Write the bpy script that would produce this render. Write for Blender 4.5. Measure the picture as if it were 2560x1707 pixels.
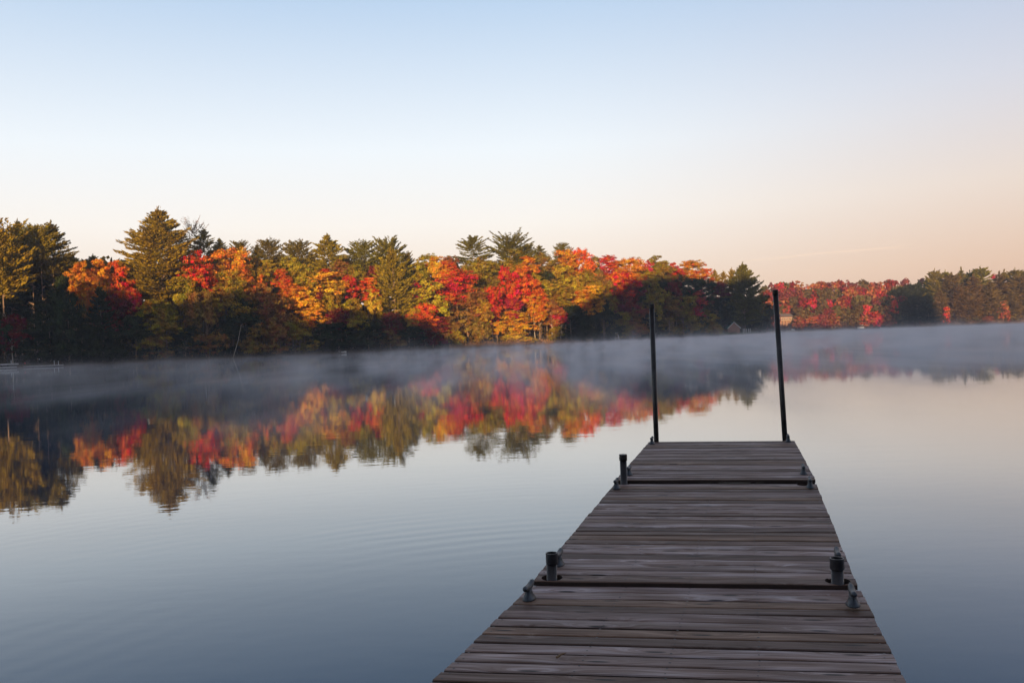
import bpy, bmesh, math, random
from mathutils import Vector, Matrix, noise as mnoise
R = math.radians
rnd = random.Random(11)
for o in list(bpy.data.objects):
    bpy.data.objects.remove(o, do_unlink=True)
scene = bpy.context.scene
COL = scene.collection

# ------------------------------------------------------------------ camera
W, H, F = 2560.0, 1707.0, 2216.0          # pixel frame of the photograph, focal length in pixels
ZC = 1.85                                  # eye height above the lake
PITCH, ROLL = R(-0.15), R(-2.18)
cam_d = bpy.data.cameras.new('camera')
cam_d.sensor_width = 36.0
cam_d.lens = 36.0 * F / W
cam_d.clip_start = 0.05
cam_d.clip_end = 30000
cam = bpy.data.objects.new('camera', cam_d)
COL.objects.link(cam)
CAMROT = Matrix.Rotation(R(90) + PITCH, 3, 'X') @ Matrix.Rotation(ROLL, 3, 'Z')
cam.matrix_world = Matrix.Translation((0, 0, ZC)) @ CAMROT.to_4x4()
scene.camera = cam

def ray(px, py):
    return CAMROT @ Vector(((px - W / 2) / F, -(py - H / 2) / F, -1.0))
def at_y(px, py, Y):                       # point at world depth Y
    d = ray(px, py)
    return Vector((0, 0, ZC)) + d * (Y / d.y)
def on_z(px, py, z):
    d = ray(px, py)
    return Vector((0, 0, ZC)) + d * ((z - ZC) / d.z)

# ------------------------------------------------------------------ sky and sun
SUN_EL, SUN_AZ = R(3.0), R(8.0)           # the sun stands low behind the camera; its light travels to +Y and a little +X
world = bpy.data.worlds.new('World')
scene.world = world
world.use_nodes = True
nt = world.node_tree
nt.nodes.clear()
def N(tree, typ, **kw):
    n = tree.nodes.new(typ)
    for k, v in kw.items():
        setattr(n, k, v)
    return n
def ramp(tree, stops, interp='LINEAR'):
    n = tree.nodes.new('ShaderNodeValToRGB')
    cr = n.color_ramp
    cr.interpolation = interp
    while len(cr.elements) < len(stops):
        cr.elements.new(0.5)
    for e, (p, c) in zip(cr.elements, stops):
        e.position = p
        e.color = (c[0], c[1], c[2], 1) if len(c) == 3 else c
    return n
out = N(nt, 'ShaderNodeOutputWorld')
bg = N(nt, 'ShaderNodeBackground')
bg.inputs['Strength'].default_value = 0.09
sky = N(nt, 'ShaderNodeTexSky')
sky.sky_type = 'NISHITA'
sky.sun_disc = False
sky.sun_elevation = SUN_EL
sky.sun_rotation = R(180) + SUN_AZ
sky.air_density = 1.0
sky.dust_density = 1.0
sky.ozone_density = 1.5
tc = N(nt, 'ShaderNodeTexCoord')
sep = N(nt, 'ShaderNodeSeparateXYZ')
nt.links.new(tc.outputs['Generated'], sep.inputs[0])
# clear dawn sky: warm band low over the horizon, blue higher up (by elevation), pinker to the right
elev = ramp(nt, SKY_STOPS if 'SKY_STOPS' in globals() else [
    (0.00, (0.86, 0.60, 0.48)), (0.06, (0.95, 0.77, 0.65)), (0.13, (0.98, 0.92, 0.87)), (0.21, (0.88, 0.93, 0.98)),
    (0.36, (0.50, 0.65, 0.85)), (0.52, (0.26, 0.32, 0.45)), (1.0, (0.17, 0.17, 0.225))])
elev2 = ramp(nt, [
    (0.00, (0.66, 0.42, 0.32)), (0.06, (0.80, 0.55, 0.42)), (0.14, (0.82, 0.68, 0.60)), (0.24, (0.66, 0.66, 0.74)),
    (0.38, (0.40, 0.53, 0.75)), (0.52, (0.25, 0.29, 0.41)), (1.0, (0.17, 0.17, 0.225))])
nt.links.new(sep.outputs['Z'], elev.inputs[0])
nt.links.new(sep.outputs['Z'], elev2.inputs[0])
azr = N(nt, 'ShaderNodeMapRange', interpolation_type='SMOOTHSTEP')
azr.inputs['From Min'].default_value = 0.0
azr.inputs['From Max'].default_value = 0.62
nt.links.new(sep.outputs['X'], azr.inputs['Value'])
mxs = N(nt, 'ShaderNodeMix', data_type='RGBA')
nt.links.new(azr.outputs[0], mxs.inputs[0])
nt.links.new(elev.outputs[0], mxs.inputs[6])
nt.links.new(elev2.outputs[0], mxs.inputs[7])
grad = N(nt, 'ShaderNodeVectorMath', operation='SCALE')
grad.inputs['Scale'].default_value = 7.7
nt.links.new(mxs.outputs[2], grad.inputs[0])
add = N(nt, 'ShaderNodeMix', data_type='RGBA')
add.inputs[0].default_value = 0.85
nt.links.new(sky.outputs[0], add.inputs[6])
nt.links.new(grad.outputs[0], add.inputs[7])
nt.links.new(add.outputs[2], bg.inputs[0])
nt.links.new(bg.outputs[0], out.inputs[0])

sun_d = bpy.data.lights.new('sun', 'SUN')
sun_d.energy = 5.0
sun_d.angle = R(0.5)
sun_d.color = (1.0, 0.66, 0.32)
sun = bpy.data.objects.new('sun', sun_d)
SUN_DIR = Vector((math.sin(SUN_AZ) * math.cos(SUN_EL), math.cos(SUN_AZ) * math.cos(SUN_EL), -math.sin(SUN_EL)))
sun.rotation_euler = SUN_DIR.to_track_quat('-Z', 'Y').to_euler()
sun.location = (-20, -80, 60)
COL.objects.link(sun)
vs = scene.view_settings
scene.display_settings.display_device = 'sRGB'
vs.view_transform = 'Standard'
vs.look = 'None'
vs.exposure = 0.76
vs.gamma = 1.0
vs.use_curve_mapping = False
scene.cycles.volume_bounces = 3
scene.cycles.max_bounces = 6
scene.cycles.transparent_max_bounces = 8

# ------------------------------------------------------------------ helpers
def link(o, parent=None):
    COL.objects.link(o)
    if parent:
        o.parent = parent
    return o
def tag(o, label=None, cat=None, group=None, kind=None):
    if label: o['label'] = label
    if cat: o['category'] = cat
    if group: o['group'] = group
    if kind: o['kind'] = kind
    return o
def empty(name, loc, label=None, cat=None, group=None):
    o = bpy.data.objects.new(name, None)
    o.empty_display_size = 0.3
    o.location = loc
    link(o)
    return tag(o, label, cat, group)
class MB:
    def __init__(s):
        s.v = []; s.f = []
    def quad(s, a, b, c, d):
        n = len(s.v); s.v += [a, b, c, d]; s.f.append((n, n + 1, n + 2, n + 3))
    def tri(s, a, b, c):
        n = len(s.v); s.v += [a, b, c]; s.f.append((n, n + 1, n + 2))
    def poly(s, pts):
        n = len(s.v); s.v += list(pts); s.f.append(tuple(range(n, n + len(pts))))
    def hexa(s, p):                        # 8 points: bottom 4 ccw, top 4 ccw
        n = len(s.v); s.v += list(p)
        for f in ((3, 2, 1, 0), (4, 5, 6, 7), (0, 1, 5, 4), (1, 2, 6, 5), (2, 3, 7, 6), (3, 0, 4, 7)):
            s.f.append(tuple(n + i for i in f))
    def box(s, c, d, M=None):
        x, y, z = d[0] / 2, d[1] / 2, d[2] / 2
        p = [Vector(q) for q in ((-x, -y, -z), (x, -y, -z), (x, y, -z), (-x, y, -z), (-x, -y, z), (x, -y, z), (x, y, z), (-x, y, z))]
        if M is not None: p = [M @ q for q in p]
        s.hexa([q + Vector(c) for q in p])
    def tube(s, pts, rad, n=8, cap=True):
        pts = [Vector(p) for p in pts]
        if not hasattr(rad, '__len__'): rad = [rad] * len(pts)
        base = len(s.v)
        for i, p in enumerate(pts):
            t = (pts[min(i + 1, len(pts) - 1)] - pts[max(i - 1, 0)])
            if t.length < 1e-9: t = Vector((0, 0, 1))
            t.normalize()
            a = t.cross(Vector((0.13, 0.97, 0.2)) if abs(t.y) < 0.9 else Vector((1, 0, 0))).normalized()
            b = t.cross(a)
            for k in range(n):
                an = 2 * math.pi * k / n
                s.v.append(p + (a * math.cos(an) + b * math.sin(an)) * rad[i])
        for i in range(len(pts) - 1):
            for k in range(n):
                k2 = (k + 1) % n
                s.f.append((base + i * n + k, base + i * n + k2, base + (i + 1) * n + k2, base + (i + 1) * n + k))
        if cap:
            s.f.append(tuple(base + k for k in range(n))[::-1])
            s.f.append(tuple(base + (len(pts) - 1) * n + k for k in range(n)))
    def lathe(s, prof, c=(0, 0, 0), n=20, sx=1, sy=1):
        base = len(s.v)
        for r, z in prof:
            for k in range(n):
                an = 2 * math.pi * k / n
                s.v.append(Vector((c[0] + r * sx * math.cos(an), c[1] + r * sy * math.sin(an), c[2] + z)))
        for i in range(len(prof) - 1):
            for k in range(n):
                k2 = (k + 1) % n
                s.f.append((base + i * n + k, base + i * n + k2, base + (i + 1) * n + k2, base + (i + 1) * n + k))
    def mesh(s, name, mat, smooth=False):
        m = bpy.data.meshes.new(name)
        m.from_pydata([tuple(v) for v in s.v], [], s.f)
        if mat: m.materials.append(mat)
        if smooth: m.polygons.foreach_set('use_smooth', [True] * len(m.polygons))
        m.update()
        return m
    def obj(s, name, mat, parent=None, smooth=False, loc=None):
        o = bpy.data.objects.new(name, s.mesh(name, mat, smooth))
        if loc is not None: o.location = loc
        return link(o, parent)

# ------------------------------------------------------------------ materials
def new_mat(name):
    m = bpy.data.materials.new(name)
    m.use_nodes = True
    t = m.node_tree
    t.nodes.clear()
    o = N(t, 'ShaderNodeOutputMaterial')
    return m, t, o
def simple(name, col, rough=0.6, metal=0.0, var=0.15, scale=8.0, bump=0.0, spec=0.5):
    m, t, o = new_mat(name)
    b = N(t, 'ShaderNodeBsdfPrincipled')
    b.inputs['Roughness'].default_value = rough
    b.inputs['Metallic'].default_value = metal
    b.inputs['Specular IOR Level'].default_value = spec
    c = N(t, 'ShaderNodeTexCoord')
    n = N(t, 'ShaderNodeTexNoise')
    n.inputs['Scale'].default_value = scale
    n.inputs['Detail'].default_value = 6
    t.links.new(c.outputs['Object'], n.inputs['Vector'])
    r = ramp(t, [(0.3, tuple(x * (1 - var) for x in col)), (0.7, tuple(min(1, x * (1 + var)) for x in col))])
    t.links.new(n.outputs['Fac'], r.inputs[0])
    t.links.new(r.outputs[0], b.inputs['Base Color'])
    if bump:
        bp = N(t, 'ShaderNodeBump')
        bp.inputs['Strength'].default_value = bump
        bp.inputs['Distance'].default_value = 0.01
        t.links.new(n.outputs['Fac'], bp.inputs['Height'])
        t.links.new(bp.outputs[0], b.inputs['Normal'])
    t.links.new(b.outputs[0], o.inputs[0])
    return m
def leaf_mat(name, trans=0.2, hue=0.03, fixed=None):
    m, t, o = new_mat(name)
    oi = N(t, 'ShaderNodeObjectInfo')
    geo = N(t, 'ShaderNodeNewGeometry')
    c = N(t, 'ShaderNodeTexCoord')
    n = N(t, 'ShaderNodeTexNoise')
    n.inputs['Scale'].default_value = 2.2
    n.inputs['Detail'].default_value = 3
    mp = N(t, 'ShaderNodeVectorMath', operation='ADD')
    t.links.new(c.outputs['Object'], mp.inputs[0])
    t.links.new(oi.outputs['Random'], mp.inputs[1])
    t.links.new(mp.outputs[0], n.inputs['Vector'])
    hs = N(t, 'ShaderNodeHueSaturation')
    h1 = N(t, 'ShaderNodeMapRange')
    h1.inputs['From Min'].default_value = 0.3; h1.inputs['From Max'].default_value = 0.7
    h1.inputs['To Min'].default_value = 0.5 - hue; h1.inputs['To Max'].default_value = 0.5 + hue
    t.links.new(n.outputs['Fac'], h1.inputs['Value'])
    v1 = N(t, 'ShaderNodeMapRange')
    v1.inputs['To Min'].default_value = 0.55; v1.inputs['To Max'].default_value = 1.4
    t.links.new(geo.outputs['Random Per Island'], v1.inputs['Value'])
    if fixed: hs.inputs['Color'].default_value = (*fixed, 1)
    else: t.links.new(oi.outputs['Color'], hs.inputs['Color'])
    t.links.new(h1.outputs[0], hs.inputs['Hue'])
    t.links.new(v1.outputs[0], hs.inputs['Value'])
    d = N(t, 'ShaderNodeBsdfDiffuse')
    t.links.new(hs.outputs[0], d.inputs[0])
    if trans > 0:
        tr = N(t, 'ShaderNodeBsdfTranslucent')
        t.links.new(hs.outputs[0], tr.inputs[0])
        mx = N(t, 'ShaderNodeMixShader')
        mx.inputs[0].default_value = trans
        t.links.new(d.outputs[0], mx.inputs[1]); t.links.new(tr.outputs[0], mx.inputs[2])
        t.links.new(mx.outputs[0], o.inputs[0])
    else:
        t.links.new(d.outputs[0], o.inputs[0])
    return m

M_LEAF = leaf_mat('broad_leaves', 0.15, 0.045)
M_NEEDLE = leaf_mat('pine_needles', 0.08, 0.012)
M_BARK = simple('bark', (0.26, 0.17, 0.11), 0.9, 0, 0.4, 3)
M_PALEBARK = simple('pale_bark', (0.45, 0.38, 0.30), 0.9, 0, 0.3, 3)
M_WHITE = simple('white_paint', (0.75, 0.74, 0.72), 0.5, 0, 0.08, 3)
M_OLDWHITE = simple('weathered_white', (0.42, 0.41, 0.40), 0.7, 0, 0.2, 3)
M_METAL = simple('galvanised_steel', (0.055, 0.055, 0.06), 0.4, 0.7, 0.35, 14, 0.3)
M_POLE = simple('dark_pipe', (0.036, 0.033, 0.032), 0.34, 0.5, 0.65, 7, 0.4)
M_CLEAT = simple('cast_cleat', (0.07, 0.08, 0.09), 0.5, 0.75, 0.35, 20, 0.4)
M_BLACK = simple('black_plastic', (0.02, 0.02, 0.022), 0.5)
M_RED = simple('red_paint', (0.5, 0.03, 0.03), 0.5)
M_GREENROOF = simple('green_roof', (0.04, 0.22, 0.20), 0.5, 0.1, 0.15, 2)
M_BROWNSIDE = simple('brown_boards', (0.28, 0.15, 0.11), 0.8, 0, 0.25, 3)
M_TAN = simple('tan_siding', (0.42, 0.27, 0.15), 0.7, 0, 0.12, 2)
M_SHINGLE = simple('shingles', (0.16, 0.13, 0.12), 0.9, 0, 0.25, 4)
M_WINDOW = simple('window_glass', (0.03, 0.035, 0.045), 0.1, 0, 0.1, 2)
M_BOAT = simple('boat_hull', (0.7, 0.68, 0.64), 0.35, 0, 0.06, 2)
M_SAND = simple('sand', (0.42, 0.32, 0.22), 0.95, 0, 0.25, 1.5)
M_LAWN = simple('lawn', (0.05, 0.085, 0.025), 0.95, 0, 0.35, 2)
M_TWIG = simple('twig', (0.20, 0.13, 0.07), 0.9, 0, 0.3, 30)

# wooden boards: UV u runs along the board (metres), v across it
def plank_mat():
    m, t, o = new_mat('weathered_boards')
    L = t.links.new
    b = N(t, 'ShaderNodeBsdfPrincipled')
    uv = N(t, 'ShaderNodeUVMap'); uv.uv_map = 'UVMap'
    geo = N(t, 'ShaderNodeNewGeometry')
    # knots: cells stretched along the board bend the grain round them
    mk = N(t, 'ShaderNodeMapping'); mk.inputs['Scale'].default_value = (1.25, 6.5, 1)
    L(uv.outputs[0], mk.inputs[0])
    vo = N(t, 'ShaderNodeTexVoronoi'); vo.inputs['Scale'].default_value = 1.0
    vo.voronoi_dimensions = '2D'; vo.inputs['Randomness'].default_value = 1.0
    L(mk.outputs[0], vo.inputs['Vector'])
    kn = N(t, 'ShaderNodeMapRange', interpolation_type='SMOOTHSTEP')
    kn.inputs['From Min'].default_value = 0.085; kn.inputs['From Max'].default_value = 0.035
    L(vo.outputs['Distance'], kn.inputs['Value'])
    kb = N(t, 'ShaderNodeMapRange', interpolation_type='SMOOTHSTEP')
    kb.inputs['From Min'].default_value = 0.42; kb.inputs['From Max'].default_value = 0.0
    L(vo.outputs['Distance'], kb.inputs['Value'])
    # slow wander of the grain
    mw = N(t, 'ShaderNodeMapping'); mw.inputs['Scale'].default_value = (1.6, 2.0, 1)
    L(uv.outputs[0], mw.inputs[0])
    nw = N(t, 'ShaderNodeTexNoise'); nw.inputs['Scale'].default_value = 1.0; nw.inputs['Detail'].default_value = 2
    L(mw.outputs[0], nw.inputs['Vector'])
    s1 = N(t, 'ShaderNodeMath', operation='MULTIPLY_ADD'); s1.inputs[1].default_value = 0.05
    L(nw.outputs['Fac'], s1.inputs[0])
    sp = N(t, 'ShaderNodeSeparateXYZ'); L(uv.outputs[0], sp.inputs[0])
    L(sp.outputs['Y'], s1.inputs[2])
    s2 = N(t, 'ShaderNodeMath', operation='MULTIPLY_ADD'); s2.inputs[1].default_value = 0.07
    L(kb.outputs[0], s2.inputs[0]); L(s1.outputs[0], s2.inputs[2])
    cv = N(t, 'ShaderNodeCombineXYZ')
    su = N(t, 'ShaderNodeMath', operation='MULTIPLY'); su.inputs[1].default_value = 2.2
    L(sp.outputs['X'], su.inputs[0]); L(su.outputs[0], cv.inputs[0])
    sv = N(t, 'ShaderNodeMath', operation='MULTIPLY'); sv.inputs[1].default_value = 70.0
    L(s2.outputs[0], sv.inputs[0]); L(sv.outputs[0], cv.inputs[1])
    gr = N(t, 'ShaderNodeTexNoise'); gr.inputs['Scale'].default_value = 1.0; gr.inputs['Detail'].default_value = 4; gr.inputs['Roughness'].default_value = 0.6
    L(cv.outputs[0], gr.inputs['Vector'])
    cv2 = N(t, 'ShaderNodeCombineXYZ')
    sv2 = N(t, 'ShaderNodeMath', operation='MULTIPLY'); sv2.inputs[1].default_value = 15.0
    L(s2.outputs[0], sv2.inputs[0]); L(sv2.outputs[0], cv2.inputs[1]); L(su.outputs[0], cv2.inputs[0])
    gr2 = N(t, 'ShaderNodeTexNoise'); gr2.inputs['Scale'].default_value = 1.0; gr2.inputs['Detail'].default_value = 3
    L(cv2.outputs[0], gr2.inputs['Vector'])
    am = N(t, 'ShaderNodeMath', operation='MULTIPLY_ADD'); am.inputs[1].default_value = 0.5
    L(gr.outputs['Fac'], am.inputs[0])
    am2 = N(t, 'ShaderNodeMath', operation='MULTIPLY'); am2.inputs[1].default_value = 0.5
    L(gr2.outputs['Fac'], am2.inputs[0]); L(am2.outputs[0], am.inputs[2])
    ck = ramp(t, [(0.30, (0.080, 0.048, 0.036)), (0.42, (0.17, 0.113, 0.086)), (0.52, (0.245, 0.190, 0.166)), (0.66, (0.43, 0.375, 0.365))])
    L(am.outputs[0], ck.inputs[0])
    # weathering patches
    pt = N(t, 'ShaderNodeMapping'); pt.inputs['Scale'].default_value = (0.9, 5, 1); L(uv.outputs[0], pt.inputs[0])
    pn = N(t, 'ShaderNodeTexNoise'); pn.inputs['Scale'].default_value = 2.0; pn.inputs['Detail'].default_value = 5
    L(pt.outputs[0], pn.inputs['Vector'])
    pr = N(t, 'ShaderNodeMapRange'); pr.inputs['From Min'].default_value = 0.3; pr.inputs['From Max'].default_value = 0.7
    pr.inputs['To Min'].default_value = 0.72; pr.inputs['To Max'].default_value = 1.22
    L(pn.outputs['Fac'], pr.inputs['Value'])
    bt = ramp(t, [(0.0, (0.50, 0.40, 0.34)), (0.14, (1.0, 0.94, 0.92)), (0.28, (0.62, 0.49, 0.41)), (0.42, (1.25, 1.20, 1.22)), (0.56, (0.72, 0.60, 0.50)), (0.70, (1.08, 1.0, 0.98)), (0.84, (0.85, 0.66, 0.48)), (0.93, (0.85, 0.75, 0.72))], 'CONSTANT')
    L(geo.outputs['Random Per Island'], bt.inputs[0])
    m1 = N(t, 'ShaderNodeMix', data_type='RGBA', blend_type='MULTIPLY'); m1.inputs[0].default_value = 1.0
    L(ck.outputs[0], m1.inputs[6]); L(bt.outputs[0], m1.inputs[7])
    m2 = N(t, 'ShaderNodeVectorMath', operation='SCALE'); L(m1.outputs[2], m2.inputs[0]); L(pr.outputs[0], m2.inputs['Scale'])
    m3 = N(t, 'ShaderNodeMix', data_type='RGBA'); L(kn.outputs[0], m3.inputs[0]); L(m2.outputs[0], m3.inputs[6])
    m3.inputs[7].default_value = (0.012, 0.008, 0.007, 1)
    L(m3.outputs[2], b.inputs['Base Color'])
    rr = N(t, 'ShaderNodeMapRange'); rr.inputs['To Min'].default_value = 0.75; rr.inputs['To Max'].default_value = 0.5
    L(am.outputs[0], rr.inputs['Value']); L(rr.outputs[0], b.inputs['Roughness'])
    b.inputs['Specular IOR Level'].default_value = 0.35
    bp = N(t, 'ShaderNodeBump'); bp.inputs['Strength'].default_value = 1.0; bp.inputs['Distance'].default_value = 0.006
    L(am.outputs[0], bp.inputs['Height']); L(bp.outputs[0], b.inputs['Normal'])
    L(b.outputs[0], o.inputs[0])
    return m
M_PLANK = plank_mat()
M_FRAMEWOOD = simple('damp_frame_and_gap_shade', (0.035, 0.019, 0.013), 0.8, 0, 0.3, 6)  # frame timber; also the painted gap shade on the deck boards' sides

# ------------------------------------------------------------------ lake shape (polar round the camera)
# (photo x, depth of the waterline) ; beyond the frame the shore curls back round to the dock's own shore
SH = [(-900, 120), (-300, 150), (0, 165), (400, 186), (800, 206), (1200, 228), (1500, 272), (1700, 318), (1905, 345)]
def shore_Y(px):
    if px > 1905: return 425.0 + (px - 1905) * 0.02
    for (a, ya), (b, yb) in zip(SH, SH[1:]):
        if px <= b: return ya + (yb - ya) * max(0, (px - a)) / (b - a)
    return SH[-1][1]
def az_shore(az):                          # az: 0 = +Y, positive to +X ; distance to the shore along that azimuth
    a = math.degrees(az)
    fl, fr = -43.0, 43.0
    if fl <= a <= fr:
        px = W / 2 + F * math.tan(az)
        Yd = shore_Y(px) + 2.0 * mnoise.noise(Vector((px * 0.012, 3.1, 0)))
        return Yd / math.cos(az)
    tab = [(-180, 4.0), (-120, 6.0), (-95, 20), (-75, 70), (-43, az_edge_l), (43, az_edge_r), (70, 500), (92, 60), (120, 8), (180, 4.0)]
    for (a0, r0), (a1, r1) in zip(tab, tab[1:]):
        if a0 <= a <= a1:
            t = (a - a0) / (a1 - a0)
            return math.exp(math.log(r0) * (1 - t) + math.log(r1) * t)
    return 4.0
az_edge_l = az_shore(R(-43)); az_edge_r = az_shore(R(43))

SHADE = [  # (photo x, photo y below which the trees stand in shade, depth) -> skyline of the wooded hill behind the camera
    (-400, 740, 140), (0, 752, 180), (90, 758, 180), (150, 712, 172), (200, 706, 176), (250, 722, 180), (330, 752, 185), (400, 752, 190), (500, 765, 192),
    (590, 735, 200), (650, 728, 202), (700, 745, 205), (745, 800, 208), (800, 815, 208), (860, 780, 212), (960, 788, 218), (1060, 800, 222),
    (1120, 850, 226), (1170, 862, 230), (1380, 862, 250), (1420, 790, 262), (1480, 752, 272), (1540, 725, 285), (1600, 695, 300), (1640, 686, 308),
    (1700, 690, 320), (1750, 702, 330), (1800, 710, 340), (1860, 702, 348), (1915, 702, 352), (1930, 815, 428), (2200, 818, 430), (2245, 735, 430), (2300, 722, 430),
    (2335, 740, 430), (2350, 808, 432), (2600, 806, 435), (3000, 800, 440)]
OCC_Y = -62.0
def occ_profile():
    pts = []
    for px, py, D in SHADE:
        P = at_y(px, py, D)
        L = P.y - OCC_Y
        pts.append((P.x - L * math.tan(SUN_AZ), P.z + L / math.cos(SUN_AZ) * math.tan(SUN_EL)))
    pts.sort()
    return pts
OCC = occ_profile()
def occ_h(x):
    if x <= OCC[0][0]: return OCC[0][1]
    for (a, ha), (b, hb) in zip(OCC, OCC[1:]):
        if x <= b: return ha + (hb - ha) * (x - a) / max(1e-6, b - a)
    return OCC[-1][1]

def land_h(x, y):
    r = math.hypot(x, y); az = math.atan2(x, y)
    d = r - az_shore(az)
    if d < 0: return max(-2.5, d * 0.12 - 0.05)
    rise = 0.07
    h = min(0.45, d * 0.4) + rise * max(0, d - 1.5)
    if y > 300 and x > 80: h = min(0.4, d * 0.2) + 0.13 * max(0, d - 3)
    return min(h, 22) + 0.25 * mnoise.noise(Vector((x * .1, y * .1, 0)))

def build_ground():
    vs_, fs = [], []
    na = 300
    rel = [-60, -25, -8, -2.5, -0.8, 0.0, 0.5, 1.2, 2.2, 4, 8, 14, 22, 34, 50, 75, 110, 160, 260, 500, 1500, 9000]
    azs = []
    a = -180.0
    while a < 180:
        azs.append(R(a)); a += 0.3 if -35 <= a <= 35 else 3.0
    for az in azs:
        s = az_shore(az)
        for k in rel:
            r = max(0.4, s + k if s + k > 0.3 * s else s * (0.35 + 0.01 * k / 60))
            x, y = r * math.sin(az), r * math.cos(az)
            vs_.append((x, y, land_h(x, y) if k < 8000 else 5.0))
    n, m = len(azs), len(rel)
    for i in range(n):
        j = (i + 1) % n
        for k in range(m - 1):
            fs.append((i * m + k, i * m + k + 1, j * m + k + 1, j * m + k))
    me = bpy.data.meshes.new('ground'); me.from_pydata(vs_, [], fs); me.materials.append(M_GROUND)
    me.polygons.foreach_set('use_smooth', [True] * len(me.polygons)); me.update()
    o = bpy.data.objects.new('ground', me); link(o); tag(o, kind='structure')
M_GROUND = simple('forest_floor', (0.055, 0.036, 0.02), 0.95, 0, 0.5, 0.4)
build_ground()

# lake bed and water
def water_mat():
    m, t, o = new_mat('lake_water')
    L = t.links.new
    df = N(t, 'ShaderNodeBsdfDiffuse'); df.inputs[0].default_value = (0.010, 0.042, 0.10, 1)
    gl = N(t, 'ShaderNodeBsdfGlossy'); gl.inputs['Roughness'].default_value = 0.022; gl.inputs[0].default_value = (.92, .97, 1, 1)
    b = N(t, 'ShaderNodeMixShader')
    c = N(t, 'ShaderNodeTexCoord')
    # gentle swell
    mp = N(t, 'ShaderNodeMapping'); mp.inputs['Scale'].default_value = (0.55, 1.4, 1); L(c.outputs['Object'], mp.inputs[0])
    n1 = N(t, 'ShaderNodeTexNoise'); n1.inputs['Scale'].default_value = 1.0; n1.inputs['Detail'].default_value = 3
    L(mp.outputs[0], n1.inputs['Vector'])
    mp2 = N(t, 'ShaderNodeMapping'); mp2.inputs['Scale'].default_value = (3.0, 6.0, 1); L(c.outputs['Object'], mp2.inputs[0])
    n2 = N(t, 'ShaderNodeTexNoise'); n2.inputs['Scale'].default_value = 1.0; n2.inputs['Detail'].default_value = 2
    L(mp2.outputs[0], n2.inputs['Vector'])
    # rings spreading from under the dock
    mr = N(t, 'ShaderNodeMapping'); mr.inputs['Location'].default_value = (-RING[0], -RING[1], 0); L(c.outputs['Object'], mr.inputs[0])
    ln = N(t, 'ShaderNodeVectorMath', operation='LENGTH'); L(mr.outputs[0], ln.inputs[0])
    ph = N(t, 'ShaderNodeMath', operation='MULTIPLY'); ph.inputs[1].default_value = 2 * math.pi / 0.27; L(ln.outputs['Value'], ph.inputs[0])
    wob = N(t, 'ShaderNodeMath', operation='MULTIPLY_ADD'); wob.inputs[1].default_value = 5.0; L(n1.outputs['Fac'], wob.inputs[0]); L(ph.outputs[0], wob.inputs[2])
    sn = N(t, 'ShaderNodeMath', operation='SINE'); L(wob.outputs[0], sn.inputs[0])
    band = ramp(t, [(0.0, (0, 0, 0)), (0.22, (0.05, 0.05, 0.05)), (0.45, (1, 1, 1)), (0.62, (0.3, 0.3, 0.3)), (0.8, (0, 0, 0))], 'EASE')
    bs = N(t, 'ShaderNodeMath', operation='MULTIPLY'); bs.inputs[1].default_value = 1 / 12.0; L(ln.outputs['Value'], bs.inputs[0])
    L(bs.outputs[0], band.inputs[0])
    pm = N(t, 'ShaderNodeTexNoise'); pm.inputs['Scale'].default_value = 0.22; L(c.outputs['Object'], pm.inputs['Vector'])
    pmr = N(t, 'ShaderNodeMapRange'); pmr.inputs['From Min'].default_value = 0.42; pmr.inputs['From Max'].default_value = 0.7; L(pm.outputs['Fac'], pmr.inputs['Value'])
    rm = N(t, 'ShaderNodeMath', operation='MULTIPLY'); L(sn.outputs[0], rm.inputs[0]); L(band.outputs[0], rm.inputs[1])
    rm2 = N(t, 'ShaderNodeMath', operation='MULTIPLY'); L(rm.outputs[0], rm2.inputs[0]); L(pmr.outputs[0], rm2.inputs[1])
    sx_ = N(t, 'ShaderNodeSeparateXYZ'); L(c.outputs['Object'], sx_.inputs[0])
    lm = N(t, 'ShaderNodeMapRange', interpolation_type='SMOOTHSTEP'); lm.inputs['From Min'].default_value = 2.5; lm.inputs['From Max'].default_value = -1.0; L(sx_.outputs['X'], lm.inputs['Value'])
    rm3 = N(t, 'ShaderNodeMath', operation='MULTIPLY'); L(rm2.outputs[0], rm3.inputs[0]); L(lm.outputs[0], rm3.inputs[1]); rm2 = rm3
    a1 = N(t, 'ShaderNodeMath', operation='MULTIPLY_ADD'); a1.inputs[1].default_value = 0.0012; L(n1.outputs['Fac'], a1.inputs[0])
    a2 = N(t, 'ShaderNodeMath', operation='MULTIPLY'); a2.inputs[1].default_value = 0.0005; L(n2.outputs['Fac'], a2.inputs[0]); L(a2.outputs[0], a1.inputs[2])
    a3 = N(t, 'ShaderNodeMath', operation='MULTIPLY_ADD'); a3.inputs[1].default_value = 0.0007; L(rm2.outputs[0], a3.inputs[0]); L(a1.outputs[0], a3.inputs[2])
    bp = N(t, 'ShaderNodeBump'); bp.inputs['Strength'].default_value = 1.0; bp.inputs['Distance'].default_value = 1.0
    L(a3.outputs[0], bp.inputs['Height']); L(bp.outputs[0], gl.inputs['Normal'])
    # reflectance of still water against the angle of view: mirror-like when grazing, clear when steep
    ge = N(t, 'ShaderNodeNewGeometry')
    dt = N(t, 'ShaderNodeVectorMath', operation='DOT_PRODUCT'); L(ge.outputs['Incoming'], dt.inputs[0]); L(bp.outputs[0], dt.inputs[1])
    fr = ramp(t, [(0.0, (1, 1, 1)), (0.035, (.93, .93, .93)), (0.075, (.80, .80, .80)), (0.13, (.68, .68, .68)), (0.18, (.48, .48, .48)), (0.26, (.25, .25, .25)), (0.37, (.115, .115, .115)), (0.6, (.05, .05, .05)), (1.0, (.03, .03, .03))], 'B_SPLINE')
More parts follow.
